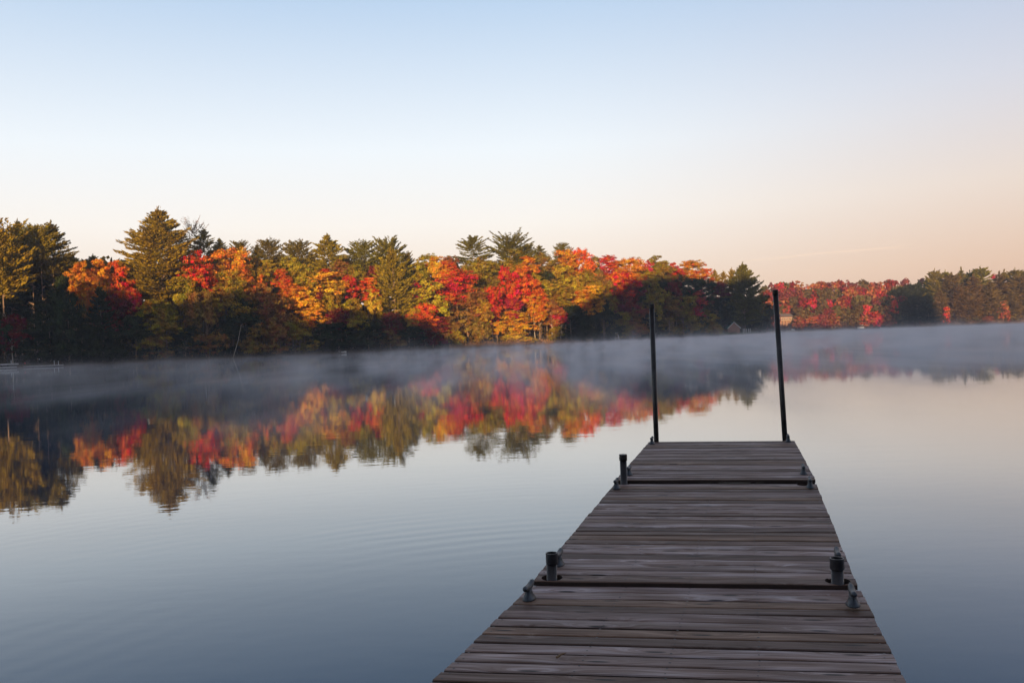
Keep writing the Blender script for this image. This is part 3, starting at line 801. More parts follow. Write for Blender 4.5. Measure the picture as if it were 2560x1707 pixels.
LIST = [
 # the grove at the far left
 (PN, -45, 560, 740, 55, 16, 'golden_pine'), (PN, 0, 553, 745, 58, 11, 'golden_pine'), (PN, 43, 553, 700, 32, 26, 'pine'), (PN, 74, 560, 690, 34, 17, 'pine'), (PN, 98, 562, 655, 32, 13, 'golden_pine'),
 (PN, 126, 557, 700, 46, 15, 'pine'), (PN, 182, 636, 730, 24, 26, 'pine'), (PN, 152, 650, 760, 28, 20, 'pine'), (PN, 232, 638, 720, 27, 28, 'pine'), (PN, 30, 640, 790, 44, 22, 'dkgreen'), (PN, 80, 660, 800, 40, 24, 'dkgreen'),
 (B, 205, 655, 750, 34, 10, 'orange'), (B, 245, 650, 745, 34, 13, 'orange'), (B, 228, 700, 790, 38, 8, 'orange'), (B, 297, 652, 760, 36, 11, 'redorange'), (B, 325, 705, 790, 30, 8, 'red'), (B, 280, 735, 840, 40, 5, 'maroon'),
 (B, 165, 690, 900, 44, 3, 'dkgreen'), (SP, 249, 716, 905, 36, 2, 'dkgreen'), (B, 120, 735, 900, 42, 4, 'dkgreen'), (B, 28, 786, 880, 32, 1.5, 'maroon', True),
 # the great pine and its neighbours
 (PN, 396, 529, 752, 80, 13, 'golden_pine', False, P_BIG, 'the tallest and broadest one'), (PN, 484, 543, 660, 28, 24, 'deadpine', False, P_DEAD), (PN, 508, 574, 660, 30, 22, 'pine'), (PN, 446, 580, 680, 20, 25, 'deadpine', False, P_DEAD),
 (B, 497, 626, 722, 42, 9, 'red', True), (B, 525, 692, 735, 16, 8, 'red'), (B, 572, 619, 712, 48, 12, 'orange'), (B, 612, 670, 750, 26, 10, 'orange'), (B, 568, 672, 800, 46, 7, 'olive'),
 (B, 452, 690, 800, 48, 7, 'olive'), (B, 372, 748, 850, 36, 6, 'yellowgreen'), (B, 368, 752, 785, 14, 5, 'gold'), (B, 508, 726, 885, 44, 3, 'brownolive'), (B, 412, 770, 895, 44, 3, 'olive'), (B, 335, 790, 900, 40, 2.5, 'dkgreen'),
 (PN, 548, 597, 660, 20, 24, 'pine'), (PN, 596, 602, 680, 25, 24, 'pine'), (PN, 669, 598, 680, 30, 27, 'pine'), (PN, 642, 613, 670, 13, 27, 'pine'), (PN, 744, 601, 700, 36, 24, 'pine'), (PN, 818, 588, 700, 42, 22, 'golden_pine'),
 (PN, 905, 602, 705, 38, 26, 'pine'), (PN, 966, 592, 700, 36, 26, 'pine'), (PN, 977, 624, 800, 50, 9, 'golden_pine'), (PN, 780, 640, 700, 22, 28, 'pine'), (PN, 700, 640, 710, 22, 28, 'pine'), (PN, 860, 640, 700, 22, 28, 'pine'),
 (B, 636, 645, 745, 38, 15, 'olive'), (B, 676, 649, 712, 24, 13, 'yellowgreen'), (B, 732, 640, 722, 32, 14, 'yellowgreen'), (B, 768, 659, 730, 27, 12, 'yellowgreen'), (B, 705, 671, 722, 20, 10, 'redorange'), (B, 726, 708, 750, 28, 9, 'orange'),
 (B, 650, 686, 745, 17, 10, 'orange'), (B, 664, 712, 835, 44, 6, 'brown'), (B, 697, 740, 850, 32, 5, 'brown'), (B, 757, 716, 775, 38, 8, 'gold'), (B, 772, 750, 818, 38, 7, 'gold'), (B, 818, 679, 745, 50, 11, 'gold'),
 (B, 815, 672, 695, 16, 14, 'red'), (B, 876, 688, 752, 21, 9, 'red'), (B, 797, 718, 750, 11, 9, 'maroon'), (B, 828, 706, 800, 28, 8, 'olive'), (B, 846, 648, 690, 20, 17, 'brown'), (B, 878, 663, 730, 32, 14, 'olive'),
 (B, 931, 664, 712, 17, 14, 'maroon'), (B, 914, 693, 752, 26, 10, 'redorange'), (B, 931, 721, 785, 24, 8, 'yellow'), (B, 882, 746, 828, 44, 6, 'yellowgreen'), (B, 843, 770, 835, 28, 4, 'maroon'), (B, 972, 780, 840, 28, 4, 'maroon'),
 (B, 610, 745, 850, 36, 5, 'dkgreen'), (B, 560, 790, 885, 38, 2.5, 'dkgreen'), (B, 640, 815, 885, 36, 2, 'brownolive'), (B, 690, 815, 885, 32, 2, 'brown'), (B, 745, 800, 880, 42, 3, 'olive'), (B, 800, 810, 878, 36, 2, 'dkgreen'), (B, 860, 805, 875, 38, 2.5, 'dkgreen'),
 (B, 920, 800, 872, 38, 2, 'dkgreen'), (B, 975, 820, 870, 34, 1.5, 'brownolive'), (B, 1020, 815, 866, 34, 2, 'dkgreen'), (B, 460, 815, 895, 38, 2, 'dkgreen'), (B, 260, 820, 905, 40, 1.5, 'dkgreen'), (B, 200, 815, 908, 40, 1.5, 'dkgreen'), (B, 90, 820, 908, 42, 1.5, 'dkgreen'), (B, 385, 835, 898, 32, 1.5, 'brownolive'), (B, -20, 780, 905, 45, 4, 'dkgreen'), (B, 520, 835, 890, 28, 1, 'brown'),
 # the blaze of maples in the middle
 (PN, 1015, 629, 680, 16, 28, 'pine'), (B, 1066, 634, 690, 24, 26, 'olive'), (B, 1082, 642, 708, 32, 18, 'gold'), (B, 1118, 639, 700, 24, 26, 'brown'), (B, 1123, 652, 700, 20, 15, 'redorange'), (B, 1040, 655, 715, 32, 15, 'yellowgreen'),
 (PN, 1181, 590, 662, 42, 28, 'pine', False, P_SPARSE[0]), (PN, 1274, 577, 680, 46, 28, 'pine', False, P_SPARSE[1]), (B, 1196, 642, 745, 44, 20, 'olive'), (B, 1297, 622, 710, 42, 23, 'olive'), (PN, 1318, 612, 660, 20, 27, 'pine'), (PN, 1348, 614, 660, 19, 27, 'pine'), (PN, 1405, 607, 660, 18, 26, 'pine'),
 (B, 1356, 630, 720, 36, 21, 'brownolive'), (B, 1408, 624, 695, 33, 19, 'orange'), (B, 1452, 619, 695, 29, 20, 'redorange'), (B, 1140, 674, 762, 48, 10, 'red'), (B, 1168, 722, 835, 48, 7, 'brown'), (B, 1072, 702, 800, 42, 8, 'yellowgreen'), (B, 1035, 700, 752, 18, 10, 'crimson'),
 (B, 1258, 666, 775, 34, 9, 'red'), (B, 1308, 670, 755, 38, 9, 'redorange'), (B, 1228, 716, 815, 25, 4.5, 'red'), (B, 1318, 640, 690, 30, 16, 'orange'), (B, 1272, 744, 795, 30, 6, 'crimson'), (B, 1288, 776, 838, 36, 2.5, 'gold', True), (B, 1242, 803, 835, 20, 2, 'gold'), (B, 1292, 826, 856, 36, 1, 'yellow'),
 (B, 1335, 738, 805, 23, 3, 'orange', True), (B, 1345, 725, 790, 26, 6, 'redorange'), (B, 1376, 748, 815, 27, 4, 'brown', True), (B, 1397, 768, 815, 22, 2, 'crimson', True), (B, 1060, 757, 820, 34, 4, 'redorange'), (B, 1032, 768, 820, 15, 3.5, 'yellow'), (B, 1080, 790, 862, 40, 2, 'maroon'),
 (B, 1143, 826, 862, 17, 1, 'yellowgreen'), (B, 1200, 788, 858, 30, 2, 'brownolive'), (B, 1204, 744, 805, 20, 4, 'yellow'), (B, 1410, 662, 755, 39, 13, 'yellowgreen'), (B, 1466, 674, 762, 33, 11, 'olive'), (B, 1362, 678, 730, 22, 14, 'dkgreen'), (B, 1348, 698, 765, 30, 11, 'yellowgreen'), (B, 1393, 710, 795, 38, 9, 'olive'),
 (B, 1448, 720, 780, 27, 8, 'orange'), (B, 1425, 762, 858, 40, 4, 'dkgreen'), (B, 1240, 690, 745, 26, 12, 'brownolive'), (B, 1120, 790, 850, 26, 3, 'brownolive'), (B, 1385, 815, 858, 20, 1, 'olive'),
 # the darker wood towards the point
 (B, 1513, 637, 690, 29, 20, 'red'), (B, 1484, 641, 725, 28, 20, 'brownolive'), (B, 1573, 643, 705, 36, 18, 'orange'), (B, 1535, 651, 708, 29, 17, 'orange'), (B, 1634, 639, 695, 26, 22, 'olive'), (B, 1618, 651, 695, 16, 19, 'crimson'), (B, 1610, 669, 715, 28, 15, 'yellowgreen'), (B, 1657, 653, 705, 27, 19, 'olive'),
 (B, 1686, 657, 700, 20, 18, 'red'), (B, 1722, 650, 705, 36, 18, 'orange'), (B, 1750, 671, 718, 27, 16, 'redorange'), (B, 1550, 678, 745, 38, 11, 'red'), (B, 1562, 718, 795, 40, 8, 'maroon'), (B, 1462, 712, 790, 36, 7, 'gold'), (B, 1508, 696, 775, 28, 10, 'brownolive'), (B, 1626, 703, 800, 32, 7, 'olive'),
 (B, 1679, 704, 770, 24, 8, 'maroon'), (B, 1738, 720, 795, 27, 5, 'crimson'), (B, 1750, 692, 770, 36, 9, 'dkgreen'), (B, 1702, 686, 770, 42, 11, 'dkgreen'), (B, 1670, 733, 838, 38, 4, 'brownolive'), (B, 1706, 738, 838, 35, 4, 'olive'), (PN, 1786, 675, 740, 17, 22, 'golden_pine'), (PN, 1808, 679, 750, 17, 21, 'golden_pine'),
 (PN, 1829, 673, 770, 20, 14, 'golden_pine'), (PN, 1857, 663, 812, 42, 7, 'pine', False, P_BIG), (B, 1791, 704, 760, 24, 13, 'maroon'), (B, 1902, 738, 832, 26, 4, 'dkgreen'), (B, 1580, 770, 846, 32, 3, 'brown'), (B, 1506, 752, 856, 36, 4, 'dkgreen'), (B, 1460, 785, 858, 32, 2, 'dkgreen'),
 (B, 1542, 780, 850, 28, 2, 'olive'), (B, 1622, 772, 846, 32, 3, 'dkgreen'), (B, 1768, 775, 838, 27, 2.5, 'olive'), (B, 1800, 745, 822, 30, 9, 'dkgreen'), (B, 1742, 790, 840, 26, 2, 'dkgreen'), (B, 1832, 770, 815, 30, 16, 'dkgreen'), (B, 1880, 775, 832, 28, 6, 'dkgreen'), (B, 1590, 720, 780, 26, 12, 'dkgreen'), (B, 1650, 700, 760, 26, 14, 'dkgreen'), (B, 1520, 735, 800, 24, 8, 'olive'),
]
for a in LIST: plant(*a)
# far shore: the autumn hillside between the point and the dark pines
tiers = [(709, 11, 30, 17, 52), (727, 14, 33, 18, 36), (748, 15, 34, 17, 22), (770, 18, 38, 18, 10), (789, 19, 32, 17, 3)]
FP = ['farred', 'crimson', 'rust', 'farolive', 'farred', 'rust', 'maroon', 'farolive', 'farred', 'rust']
for ti, (yt, step0, hh, hw, layer) in enumerate(tiers):
    x = 1912 + ti * 4
    while x < 2262 - ti * 4:
        roll = -0.037 * (x - 1912)
        if not (1940 < x < 1996 and ti >= 3 and x < 1996 and ti == 3) and not (1945 < x < 1992 and ti == 4):
            c = FP[rnd.randrange(len(FP))]
            if ti >= 3 and rnd.random() < .35: c = 'farolive'
            yb_ = yt + hh + 22 if ti < 4 else 826
            plant(B, x + rnd.uniform(-3, 3), yt + roll * .75 + rnd.uniform(-5, 5) , min(yb_, 828 + roll * .9) , hw * rnd.uniform(.8, 1.15), layer, c, False, None, ('along the skyline', 'high on the slope', 'halfway up the slope', 'low on the slope', 'by the waterline')[ti], 0, True)
        x += step0 + rnd.uniform(4, 9)
FPINES = [(2236, 725, 16, 30, 'dkgreen'), (2256, 718, 18, 24, 'dkgreen'), (2276, 711, 18, 26, 'dkgreen'), (2296, 703, 18, 26, 'dkgreen'), (2316, 700, 18, 22, 'dkgreen'), (2336, 678, 19, 20, 'pine'), (2363, 681, 18, 22, 'pine'), (2380, 687, 24, 12, 'farpine'),
          (2403, 674, 20, 20, 'pine'), (2424, 681, 16, 24, 'dkgreen'), (2433, 689, 26, 9, 'farpine'), (2451, 671, 24, 20, 'pine'), (2474, 703, 24, 5, 'farpine'), (2498, 684, 24, 12, 'farpine'), (2510, 678, 18, 22, 'pine'), (2537, 676, 22, 20, 'pine'),
          (2549, 690, 26, 9, 'farpine'), (2562, 677, 20, 22, 'pine'), (2350, 725, 17, 3, 'farpine'), (2396, 714, 19, 4, 'farpine'), (2590, 685, 30, 12, 'farpine'), (2290, 738, 20, 8, 'dkgreen'), (2265, 750, 20, 6, 'dkgreen'), (2320, 735, 20, 6, 'dkgreen'), (2420, 730, 20, 3, 'farpine'), (2525, 725, 20, 4, 'farpine')]
for x, yt, hw, ly, c in FPINES: plant(PN, x, yt, 808, hw * 1.15, ly, c, False, None, 'in the dark stand across the lake', 0, True)
for x, yt, yb_, hw, ly, c in [(2364, 767, 810, 8, 0.8, 'red'), (2507, 752, 803, 15, 1.0, 'rust'), (2236, 750, 784, 8, 1.5, 'red'), (2306, 695, 712, 9, 34, 'farred'), (2486, 684, 700, 11, 30, 'crimson'), (2440, 790, 812, 20, 1, 'farolive'), (2410, 788, 812, 16, 1, 'farolive'), (2470, 790, 808, 14, .8, 'rust'), (2530, 780, 806, 16, 1, 'farolive')]:
    plant(B, x, yt, yb_, hw, ly, c, False, None, 'among the dark stand across the lake', 0, True)

# labels: each tree told apart by look, then by its surroundings, then by its order
_w = 'first second third fourth fifth sixth seventh eighth ninth tenth eleventh twelfth thirteenth fourteenth fifteenth sixteenth seventeenth eighteenth nineteenth twentieth'.split()
ORD = ['leftmost'] + [w + ' from left' for w in _w[1:]]
def zone(t):
    if t['far']:
        if t['note'].startswith(('in the', 'among')): return t['note']
        a = 'left' if t['x'] < 2020 else ('centre' if t['x'] < 2130 else 'right')
        return t['note'] + ', ' + a + ' of far hillside'
    x = t['x']
    lv = 'by the water' if t['layer'] <= 3 else ('low' if t['layer'] <= 8 else ('mid-height' if t['layer'] <= 15 else 'on the skyline'))
    zn = 'at far left' if x < 190 else 'left of great pine' if x < 330 else 'around great pine' if x < 460 else 'right of great pine' if x < 640 else 'left of centre' if x < 840 else 'at shore middle' if x < 1020 else 'among brightest maples' if x < 1240 else 'behind sunlit trunks' if x < 1430 else 'left of shorter pole' if x < 1610 else 'right of shorter pole' if x < 1770 else 'around boathouse'
    return lv + ' ' + zn
from collections import defaultdict
gd = defaultdict(list)
for t in TREES:
    kn = {'pine': 'pine', 'broad': 'leafy tree', 'spruce': 'spruce'}[t['kind']]
    sz = 'big' if t['hw'] >= 42 else ('small' if t['hw'] < 22 else '')
    if t['far']: sz = ''
    nt_ = t['note'] if not t['far'] else ''
    t['lab'] = ' '.join(w_ for w_ in [sz, COLORS[t['col']][1], kn, zone(t)] if w_) + ((', ' + nt_) if nt_ else '')
    gd[t['lab']].append(t)
for lab, ts in gd.items():
    ts.sort(key=lambda q: q['x'])
    for i, t in enumerate(ts):
        l = lab if len(ts) == 1 else (lab + ', ' + (ORD[i] if i < len(ts) - 1 else 'rightmost'))
        tag(t['o'], l, {'pine': 'pine tree', 'broad': 'tree', 'spruce': 'spruce tree'}[t['kind']], 'trees of the far shore' if t['far'] else 'trees along the near wooded shore')

# undergrowth, reeds and the wood behind
def scatter_mass(name, px0, px1, l0, l1, hfun, n, size, col, label_kind='stuff', seed=5, zfill=True):
    r = random.Random(seed); mb = MB()
    for _ in range(n):
        px = r.uniform(px0, px1); ly = r.uniform(l0, l1); Y = shore_Y(px) + ly
        p = at_y(px, 800, Y); g = land_h(p.x, p.y); h = hfun(px, ly, r)
        z = g + h * (r.random() if zfill else (1 - r.random() ** 2))
        n_ = (Vector((r.uniform(-.5, .5), -1, .4)) + rv(r) * .8).normalized()
        leafquad(mb, Vector((p.x, p.y, z)), n_, size * r.uniform(.7, 1.3), r)
    m = leaf_mat(name + '_leaves', .1, .03, col)
    o = mb.obj(name, m); tag(o, kind='stuff')
    return o
def hb(px, ly, r):
    return (1.0 + 1.6 * (0.5 + 0.5 * mnoise.noise(Vector((px * .03, ly * .3, 1)))) ** 1.5)
scatter_mass('undergrowth', -350, 1912, .3, 9, hb, 16000, .16, (.045, .04, .018))
tag(scatter_mass('far_undergrowth', 1905, 2700, .3, 12, lambda a, b, r: 2.4, 6000, .35, (.12, .06, .03), seed=6), kind='stuff')
def hw_(px, ly, r):
    base = 632 if px > 1000 else 622
    if px > 1450: base = 650
    if px > 1700: base = 690
    if px > 1760: base = 735
    if px > 1905: base = 745 if px < 2240 else 725
    Y = shore_Y(px) + ly
    return max(3, at_y(px, base + 32, Y).z - 3 + 1.5 * mnoise.noise(Vector((px * .02, ly * .1, 0))))
scatter_mass('woods_behind', -350, 1900, 26, 42, hw_, 42000, .9, (.15, .10, .02), seed=7)
scatter_mass('far_woods_behind', 1905, 2700, 50, 70, hw_, 16000, 1.5, (.09, .05, .03), seed=8)
def reeds(name, px0, px1, n, h0, col, seed, l1=2.5):
    r = random.Random(seed); mb = MB()
    for _ in range(n):
        px = r.uniform(px0, px1); Y = shore_Y(px) + r.uniform(-.6, l1)
        p = at_y(px, 800, Y); g = max(-.1, land_h(p.x, p.y)); h = h0 * r.uniform(.5, 1.3)
        lx = r.uniform(-.25, .25) * h; w_ = r.uniform(.02, .045)
        mb.tri(Vector((p.x - w_, p.y, g)), Vector((p.x + w_, p.y, g)), Vector((p.x + lx, p.y + r.uniform(-.2, .2), g + h)))
    m = leaf_mat(name + '_blades', .1, .02, col); o = mb.obj(name, m); tag(o, kind='stuff')
reeds('reeds', 1120, 1480, 3500, 1.1, (.36, .20, .09), 21)
reeds('shore_grass', -100, 1120, 3500, .7, (.10, .07, .035), 22)
reeds('far_reeds', 2300, 2600, 2500, 2.0, (.30, .18, .10), 23)

# leaning dead trunk by the water
def snag(x0, y0, x1, y1, layer, r0, label):
    Y = shore_Y(x0) + layer
    a = at_y(x0, y0, Y); b = at_y(x1, y1, Y)
    mb = MB(); m_ = a.lerp(b, .5) + Vector((.25, 0, 0)); o0 = Vector((a.x, a.y, a.z - .4))
    mb.tube([Vector((0, 0, 0)), m_ - o0, b - o0, b - o0 + Vector((.35, 0, .12))], [r0, r0 * .7, r0 * .35, .02], 6)
    mb.tube([m_ - o0, m_ - o0 + Vector((.7, -.1, .5))], [r0 * .3, .01], 5)
    o = mb.obj('dead_trunk', M_PALEBARK, None, True, o0); tag(o, label, 'dead tree')
snag(582, 892, 603, 812, .4, .10, 'bare leaning dead trunk rising from the dark shore')

# ------------------------------------------------------------------ small things on the shores
def shore_box(mb, px0, px1, y0, y1, Y, depth, o0):
    a = at_y(px0, (y0 + y1) / 2, Y); b = at_y(px1, (y0 + y1) / 2, Y)
    h = abs(y1 - y0) * Y / F
    zt = (a.z + b.z) / 2 + h / 2
    mb.box(Vector(((a.x + b.x) / 2, Y + depth / 2, zt - h / 2)) - o0, (abs(b.x - a.x), depth, h))
def float_dock(px0, px1, Y, ztop, th, depth, label, posts=(), name='floating_dock'):
    a = at_y(px0, 900, Y); b = at_y(px1, 900, Y)
    root = empty(name, ((a.x + b.x) / 2, Y + depth / 2, 0), label, 'dock')
    wd = b.x - a.x
    mb = MB()
    mb.box((0, 0, ztop - th / 2), (wd, depth, th)); 
    n = max(3, int(wd / .8))
    for i in range(n + 1): mb.box((-wd / 2 + .05 + (wd - .1) * i / n, -depth / 2 - .02, ztop - th / 2), (.07, .04, th * 1.15))
    mb.obj('deck', M_OLDWHITE, root)
    fm = MB()
    for i in range(4): fm.box((-wd / 2 + wd * (i + .5) / 4, 0, (ztop - th) / 2 - .02), (wd / 6, depth * .8, max(.06, ztop - th)))
    fm.obj('float', M_BLACK, root)
    for (px, hgt, rr_) in posts:
        p = at_y(px, 900, Y)
        m = MB(); m.tube([(p.x - root.location.x, 0, -.6), (p.x - root.location.x, 0, hgt)], rr_, 8); m.tube([(p.x - root.location.x, 0, hgt), (p.x - root.location.x, 0, hgt + .06)], rr_ * 1.4, 8)
        m.obj('post', M_POLE if rr_ > .05 else M_WHITE, root, True)
    return root
float_dock(-30, 34, 160.5, .88, .22, 1.6, 'white raised dock slab at the far left edge of the shore', [(12, 2.2, .07), (21.5, 1.4, .04)], 'raised_dock')
float_dock(-30, 24, 157.5, .34, .16, 2.2, 'low pale boat hull shaped float under the raised white dock', [], 'low_float')
float_dock(58, 146, 163.5, .30, .12, 1.8, 'long thin pale dock on the dark far left shore', [(129, 1.05, .035), (139.5, .95, .035)], 'shore_dock')
# lamp on the long dock
p = at_y(95, 900, 163.0)
root = empty('dock_lamp', (p.x, 163.0, .3), 'thin hooked lamp post standing on the long pale dock', 'lamp')
mb = MB(); mb.tube([(0, 0, 0), (0, 0, .95), (.04, 0, 1.12), (.14, 0, 1.2), (.24, 0, 1.18)], .03, 6); mb.obj('pole', M_METAL, root, True)
mb = MB(); mb.lathe([(.001, .08), (.06, .06), (.1, -.03), (.08, -.05), (.001, -.05)], (.26, 0, 1.14), 10); mb.obj('lamp_head', M_WHITE, root, True)
p = at_y(62, 900, 162.5)
root = empty('buoy_marker', (p.x, 162.5, 0), 'small red ball on a stick at the left end of the long dock', 'marker')
mb = MB(); mb.tube([(0, 0, -.3), (0, 0, .75)], .025, 6); mb.obj('stick', M_POLE, root)
mb = MB(); mb.lathe([(.001, -.14), (.09, -.11), (.15, 0), (.09, .11), (.001, .14)], (0, 0, .85), 12); mb.obj('ball', M_RED, root, True)
# upturned pale boat on the bank
def rowboat(loc, L, rz, label, name='rowing_boat', mat=None):
    root = empty(name, loc, label, 'boat'); root.rotation_euler = (0, 0, rz)
    mb = MB(); n = 12; rows = []
    for i in range(n + 1):
        t = -1 + 2 * i / n; wd = (1 - abs(t) ** 2.4) * L * .17 + .02; sh = .34 + .12 * t * t
        rows.append([(t * L / 2, -wd, sh), (t * L / 2, -wd * .8, .1), (t * L / 2, 0, 0.0), (t * L / 2, wd * .8, .1), (t * L / 2, wd, sh)])
    for i in range(n):
        for k in range(4): mb.quad(rows[i][k], rows[i + 1][k], rows[i + 1][k + 1], rows[i][k + 1])
    o = mb.obj('hull', mat or M_BOAT, root, True)
    sm = o.modifiers.new('thick', 'SOLIDIFY'); sm.thickness = .03
    m2 = MB()
    for t in (-.25, .2): m2.box((t * L, 0, .27), (.22, L * .27, .03))
    m2.obj('thwart', M_FRAMEWOOD, root)
    return root
p = at_y(856, 879, shore_Y(856) + .2)
rowboat((p.x, p.y, .12), 2.0, R(-14), 'small pale boat drawn up on the dark bank near the shore middle')
# swim ladder tower and its float
Y = shore_Y(1543) - .8
tw_root = empty('swim_ladder', (at_y(1543, 850, Y).x, Y, 0), 'white ladder tower standing at the misty waterline beside a pale float', 'ladder')
s_ = Y / F
mb = MB(); hgt = 19.5 * s_
for (x0, x1, yy) in ((-.45, -.95, 0), (.8, .35, 0), (-.45, -.95, .8), (.8, .35, .8)): mb.tube([(x0, yy, -.5), (x1 if x0 < 0 else x1, yy, hgt)], .045, 6)
mb.obj('rail', M_WHITE, tw_root)
for k in range(5):
    z = hgt * (.18 + .2 * k); f_ = z / hgt
    m = MB(); m.box(((-.45 - .5 * f_ + .8 - .45 * f_) / 2, 0.0, z), (1.25, .09, .07)); m.obj('rung', M_WHITE, tw_root)
m = MB(); m.box((-.3, .4, hgt), (1.4, .9, .06)); m.obj('platform', M_WHITE, tw_root)
float_dock(1552, 1583, Y - .5, .38, .24, 1.8, 'pale swimming float beside the white ladder tower', [], 'swim_float')

# boathouse on the point
def gable_house(name, px0, px1, yb_, ye, yr, Y, depth, wall, roof, label, cat='boathouse', trim=True, windows=(), door=None):
    a = at_y(px0, yb_, Y); b = at_y(px1, yb_, Y); cx = (a.x + b.x) / 2; wd = b.x - a.x
    zb = min(a.z, b.z); pe = at_y((px0 + px1) / 2, ye, Y); pr = at_y((px0 + px1) / 2, yr, Y)
    he, hr = pe.z - zb, pr.z - zb
    root = empty(name, (cx, Y, zb), label, cat)
    mb = MB(); h = wd / 2
    mb.poly([(-h, 0, -.6), (h, 0, -.6), (h, 0, he), (0, 0, hr), (-h, 0, he)])
    mb.poly([(-h, depth, -.6), (-h, depth, he), (0, depth, hr), (h, depth, he), (h, depth, -.6)])
    mb.quad((-h, 0, -.6), (-h, 0, he), (-h, depth, he), (-h, depth, -.6)); mb.quad((h, 0, -.6), (h, depth, -.6), (h, depth, he), (h, 0, he))
    n = int((he + .6) / .18)
    for i in range(n): mb.box((0, -.015, -.6 + (i + .5) * .18), (wd - .02, .03, .15))
    mb.obj('wall', wall, root)
    rf = MB(); ov = .35; sl = (hr - he) / h
    for s in (-1, 1):
        p1 = Vector((0, -ov, hr + .02)); p2 = Vector((s * (h + ov), -ov, he - sl * ov + .02)); t_ = Vector((0, 0, .12))
        q1 = p1 + Vector((0, depth + 2 * ov, 0)); q2 = p2 + Vector((0, depth + 2 * ov, 0))
        rf.hexa([p1, p2, q2, q1, p1 + t_, p2 + t_, q2 + t_, q1 + t_] if s > 0 else [p2, p1, q1, q2, p2 + t_, p1 + t_, q1 + t_, q2 + t_])
    rf.obj('roof', roof, root)
    if trim:
        tr = MB()
        for s in (-1, 1):
            p1 = Vector((0, -ov - .05, hr + .02)); p2 = Vector((s * (h + ov), -ov - .05, he - sl * ov + .02))
            e = Vector((0, .05, 0)); u = Vector((0, 0, .16)); dn = Vector((0, 0, -.1))
            tr.hexa([p1 + dn, p2 + dn, p2 + dn + e, p1 + dn + e, p1 + u, p2 + u, p2 + u + e, p1 + u + e] if s > 0 else [p2 + dn, p1 + dn, p1 + dn + e, p2 + dn + e, p2 + u, p1 + u, p1 + u + e, p2 + u + e])
        tr.obj('barge_board', M_WHITE, root)
    for (wx, wz, ww, wh) in windows:
        m = MB(); m.box((wx, -.06, wz), (ww + .16, .06, wh + .16)); w_ = m.obj('window', M_WHITE, root)
        m = MB(); m.box((wx, -.10, wz), (ww, .04, wh)); m.obj('pane', M_WINDOW, w_)
    if door:
        m = MB(); m.box((door[0], -.06, door[2] / 2 - .1), (door[1], .06, door[2])); m.obj('door', M_FRAMEWOOD, root)
    return root
Yb = shore_Y(1835) + 3.2
gable_house('boathouse', 1821, 1850, 834, 819.5, 806, Yb, 5.5, M_BROWNSIDE, M_GREENROOF, 'brown gabled boathouse with green roof and white edging on the point')
# the cabin behind it: green roof and pale railings between the trees
gable_house('cabin', 1817, 1832, 812, 797, 790, Yb + 9, 5, M_SHINGLE, M_GREENROOF, 'small cabin with green roof half hidden above the boathouse', 'cabin', False, [(-.3, 1.2, .7, .9)])
def railing(name, px0, px1, yt, yb_, Y, n, label, mat=M_WHITE):
    a = at_y(px0, yb_, Y); b = at_y(px1, yb_, Y); h = (yb_ - yt) * Y / F
    root = empty(name, ((a.x + b.x) / 2, Y, a.z), label, 'railing'); wd = b.x - a.x; dz = b.z - a.z
    mb = MB()
    for i in range(n):
        t = i / (n - 1); mb.box((-wd / 2 + wd * t, 0, h / 2 - .3), (.09, .09, h + .6))
    mb.obj('balusters', mat, root)
    mb = MB(); mb.box((0, 0, h), (wd + .1, .12, .09)); mb.box((0, 0, h * .45), (wd, .05, .06)); mb.obj('top_rail', mat, root)
railing('deck_railing', 1829, 1846, 797, 807, Yb + 7, 7, 'pale deck railing above the ridge of the boathouse')
railing('shore_railing', 1785, 1803, 832, 838, shore_Y(1794) + 1.5, 5, 'low weathered rail left of the boathouse', simple('grey_rail', (.3, .28, .26), .8))
for i, px in enumerate((1858.5, 1862.5, 1866.5, 1872.5, 1876.5)):
    Y = shore_Y(px) + 1.4
    a = at_y(px, 837, Y); b = at_y(px, 822.5, Y); z0 = land_h(a.x, a.y)
    mb = MB(); mb.tube([(0, 0, -.3), (0, 0, b.z - z0)], .085, 8); mb.lathe([(.11, 0), (.12, .05), (.001, .16)], (0, 0, b.z - z0), 8)
    o = mb.obj('white_post', M_WHITE, None, True, (a.x, Y, z0)); tag(o, ('leftmost', 'second', 'middle', 'fourth', 'rightmost')[i] + ' of five white posts right of the boathouse', 'post', 'white posts beside the boathouse')
# lawn and seawall on the point
def strip(name, px0, px1, l0, l1, z0, z1, mat, n=16, kind='structure', lab=None, cat=None):
    mb = MB(); pr = None
    for i in range(n + 1):
        px = px0 + (px1 - px0) * i / n; Y = shore_Y(px)
        a = at_y(px, 830, Y + l0); b = at_y(px, 830, Y + l1)
        cur = (Vector((a.x, a.y, -.5)), Vector((a.x, a.y, z0)), Vector((b.x, b.y, z1)))
        if pr: mb.quad(pr[0], cur[0], cur[1], pr[1]); mb.quad(pr[1], cur[1], cur[2], pr[2])
        pr = cur
    o = mb.obj(name, mat)
    if kind: tag(o, kind=kind)
    else: tag(o, lab, cat)
strip('lawn', 1800, 1896, .15, 6, .62, 1.35, M_LAWN)
strip('seawall', 1808, 1903, -.9, .14, .42, .42, simple('pale_concrete', (.5, .48, .47), .8, 0, .15, 1), 14, None, 'low pale seawall along the grassy point', 'seawall')
strip('beach', 1925, 2140, -.5, 4, .25, 1.0, M_SAND, 24)

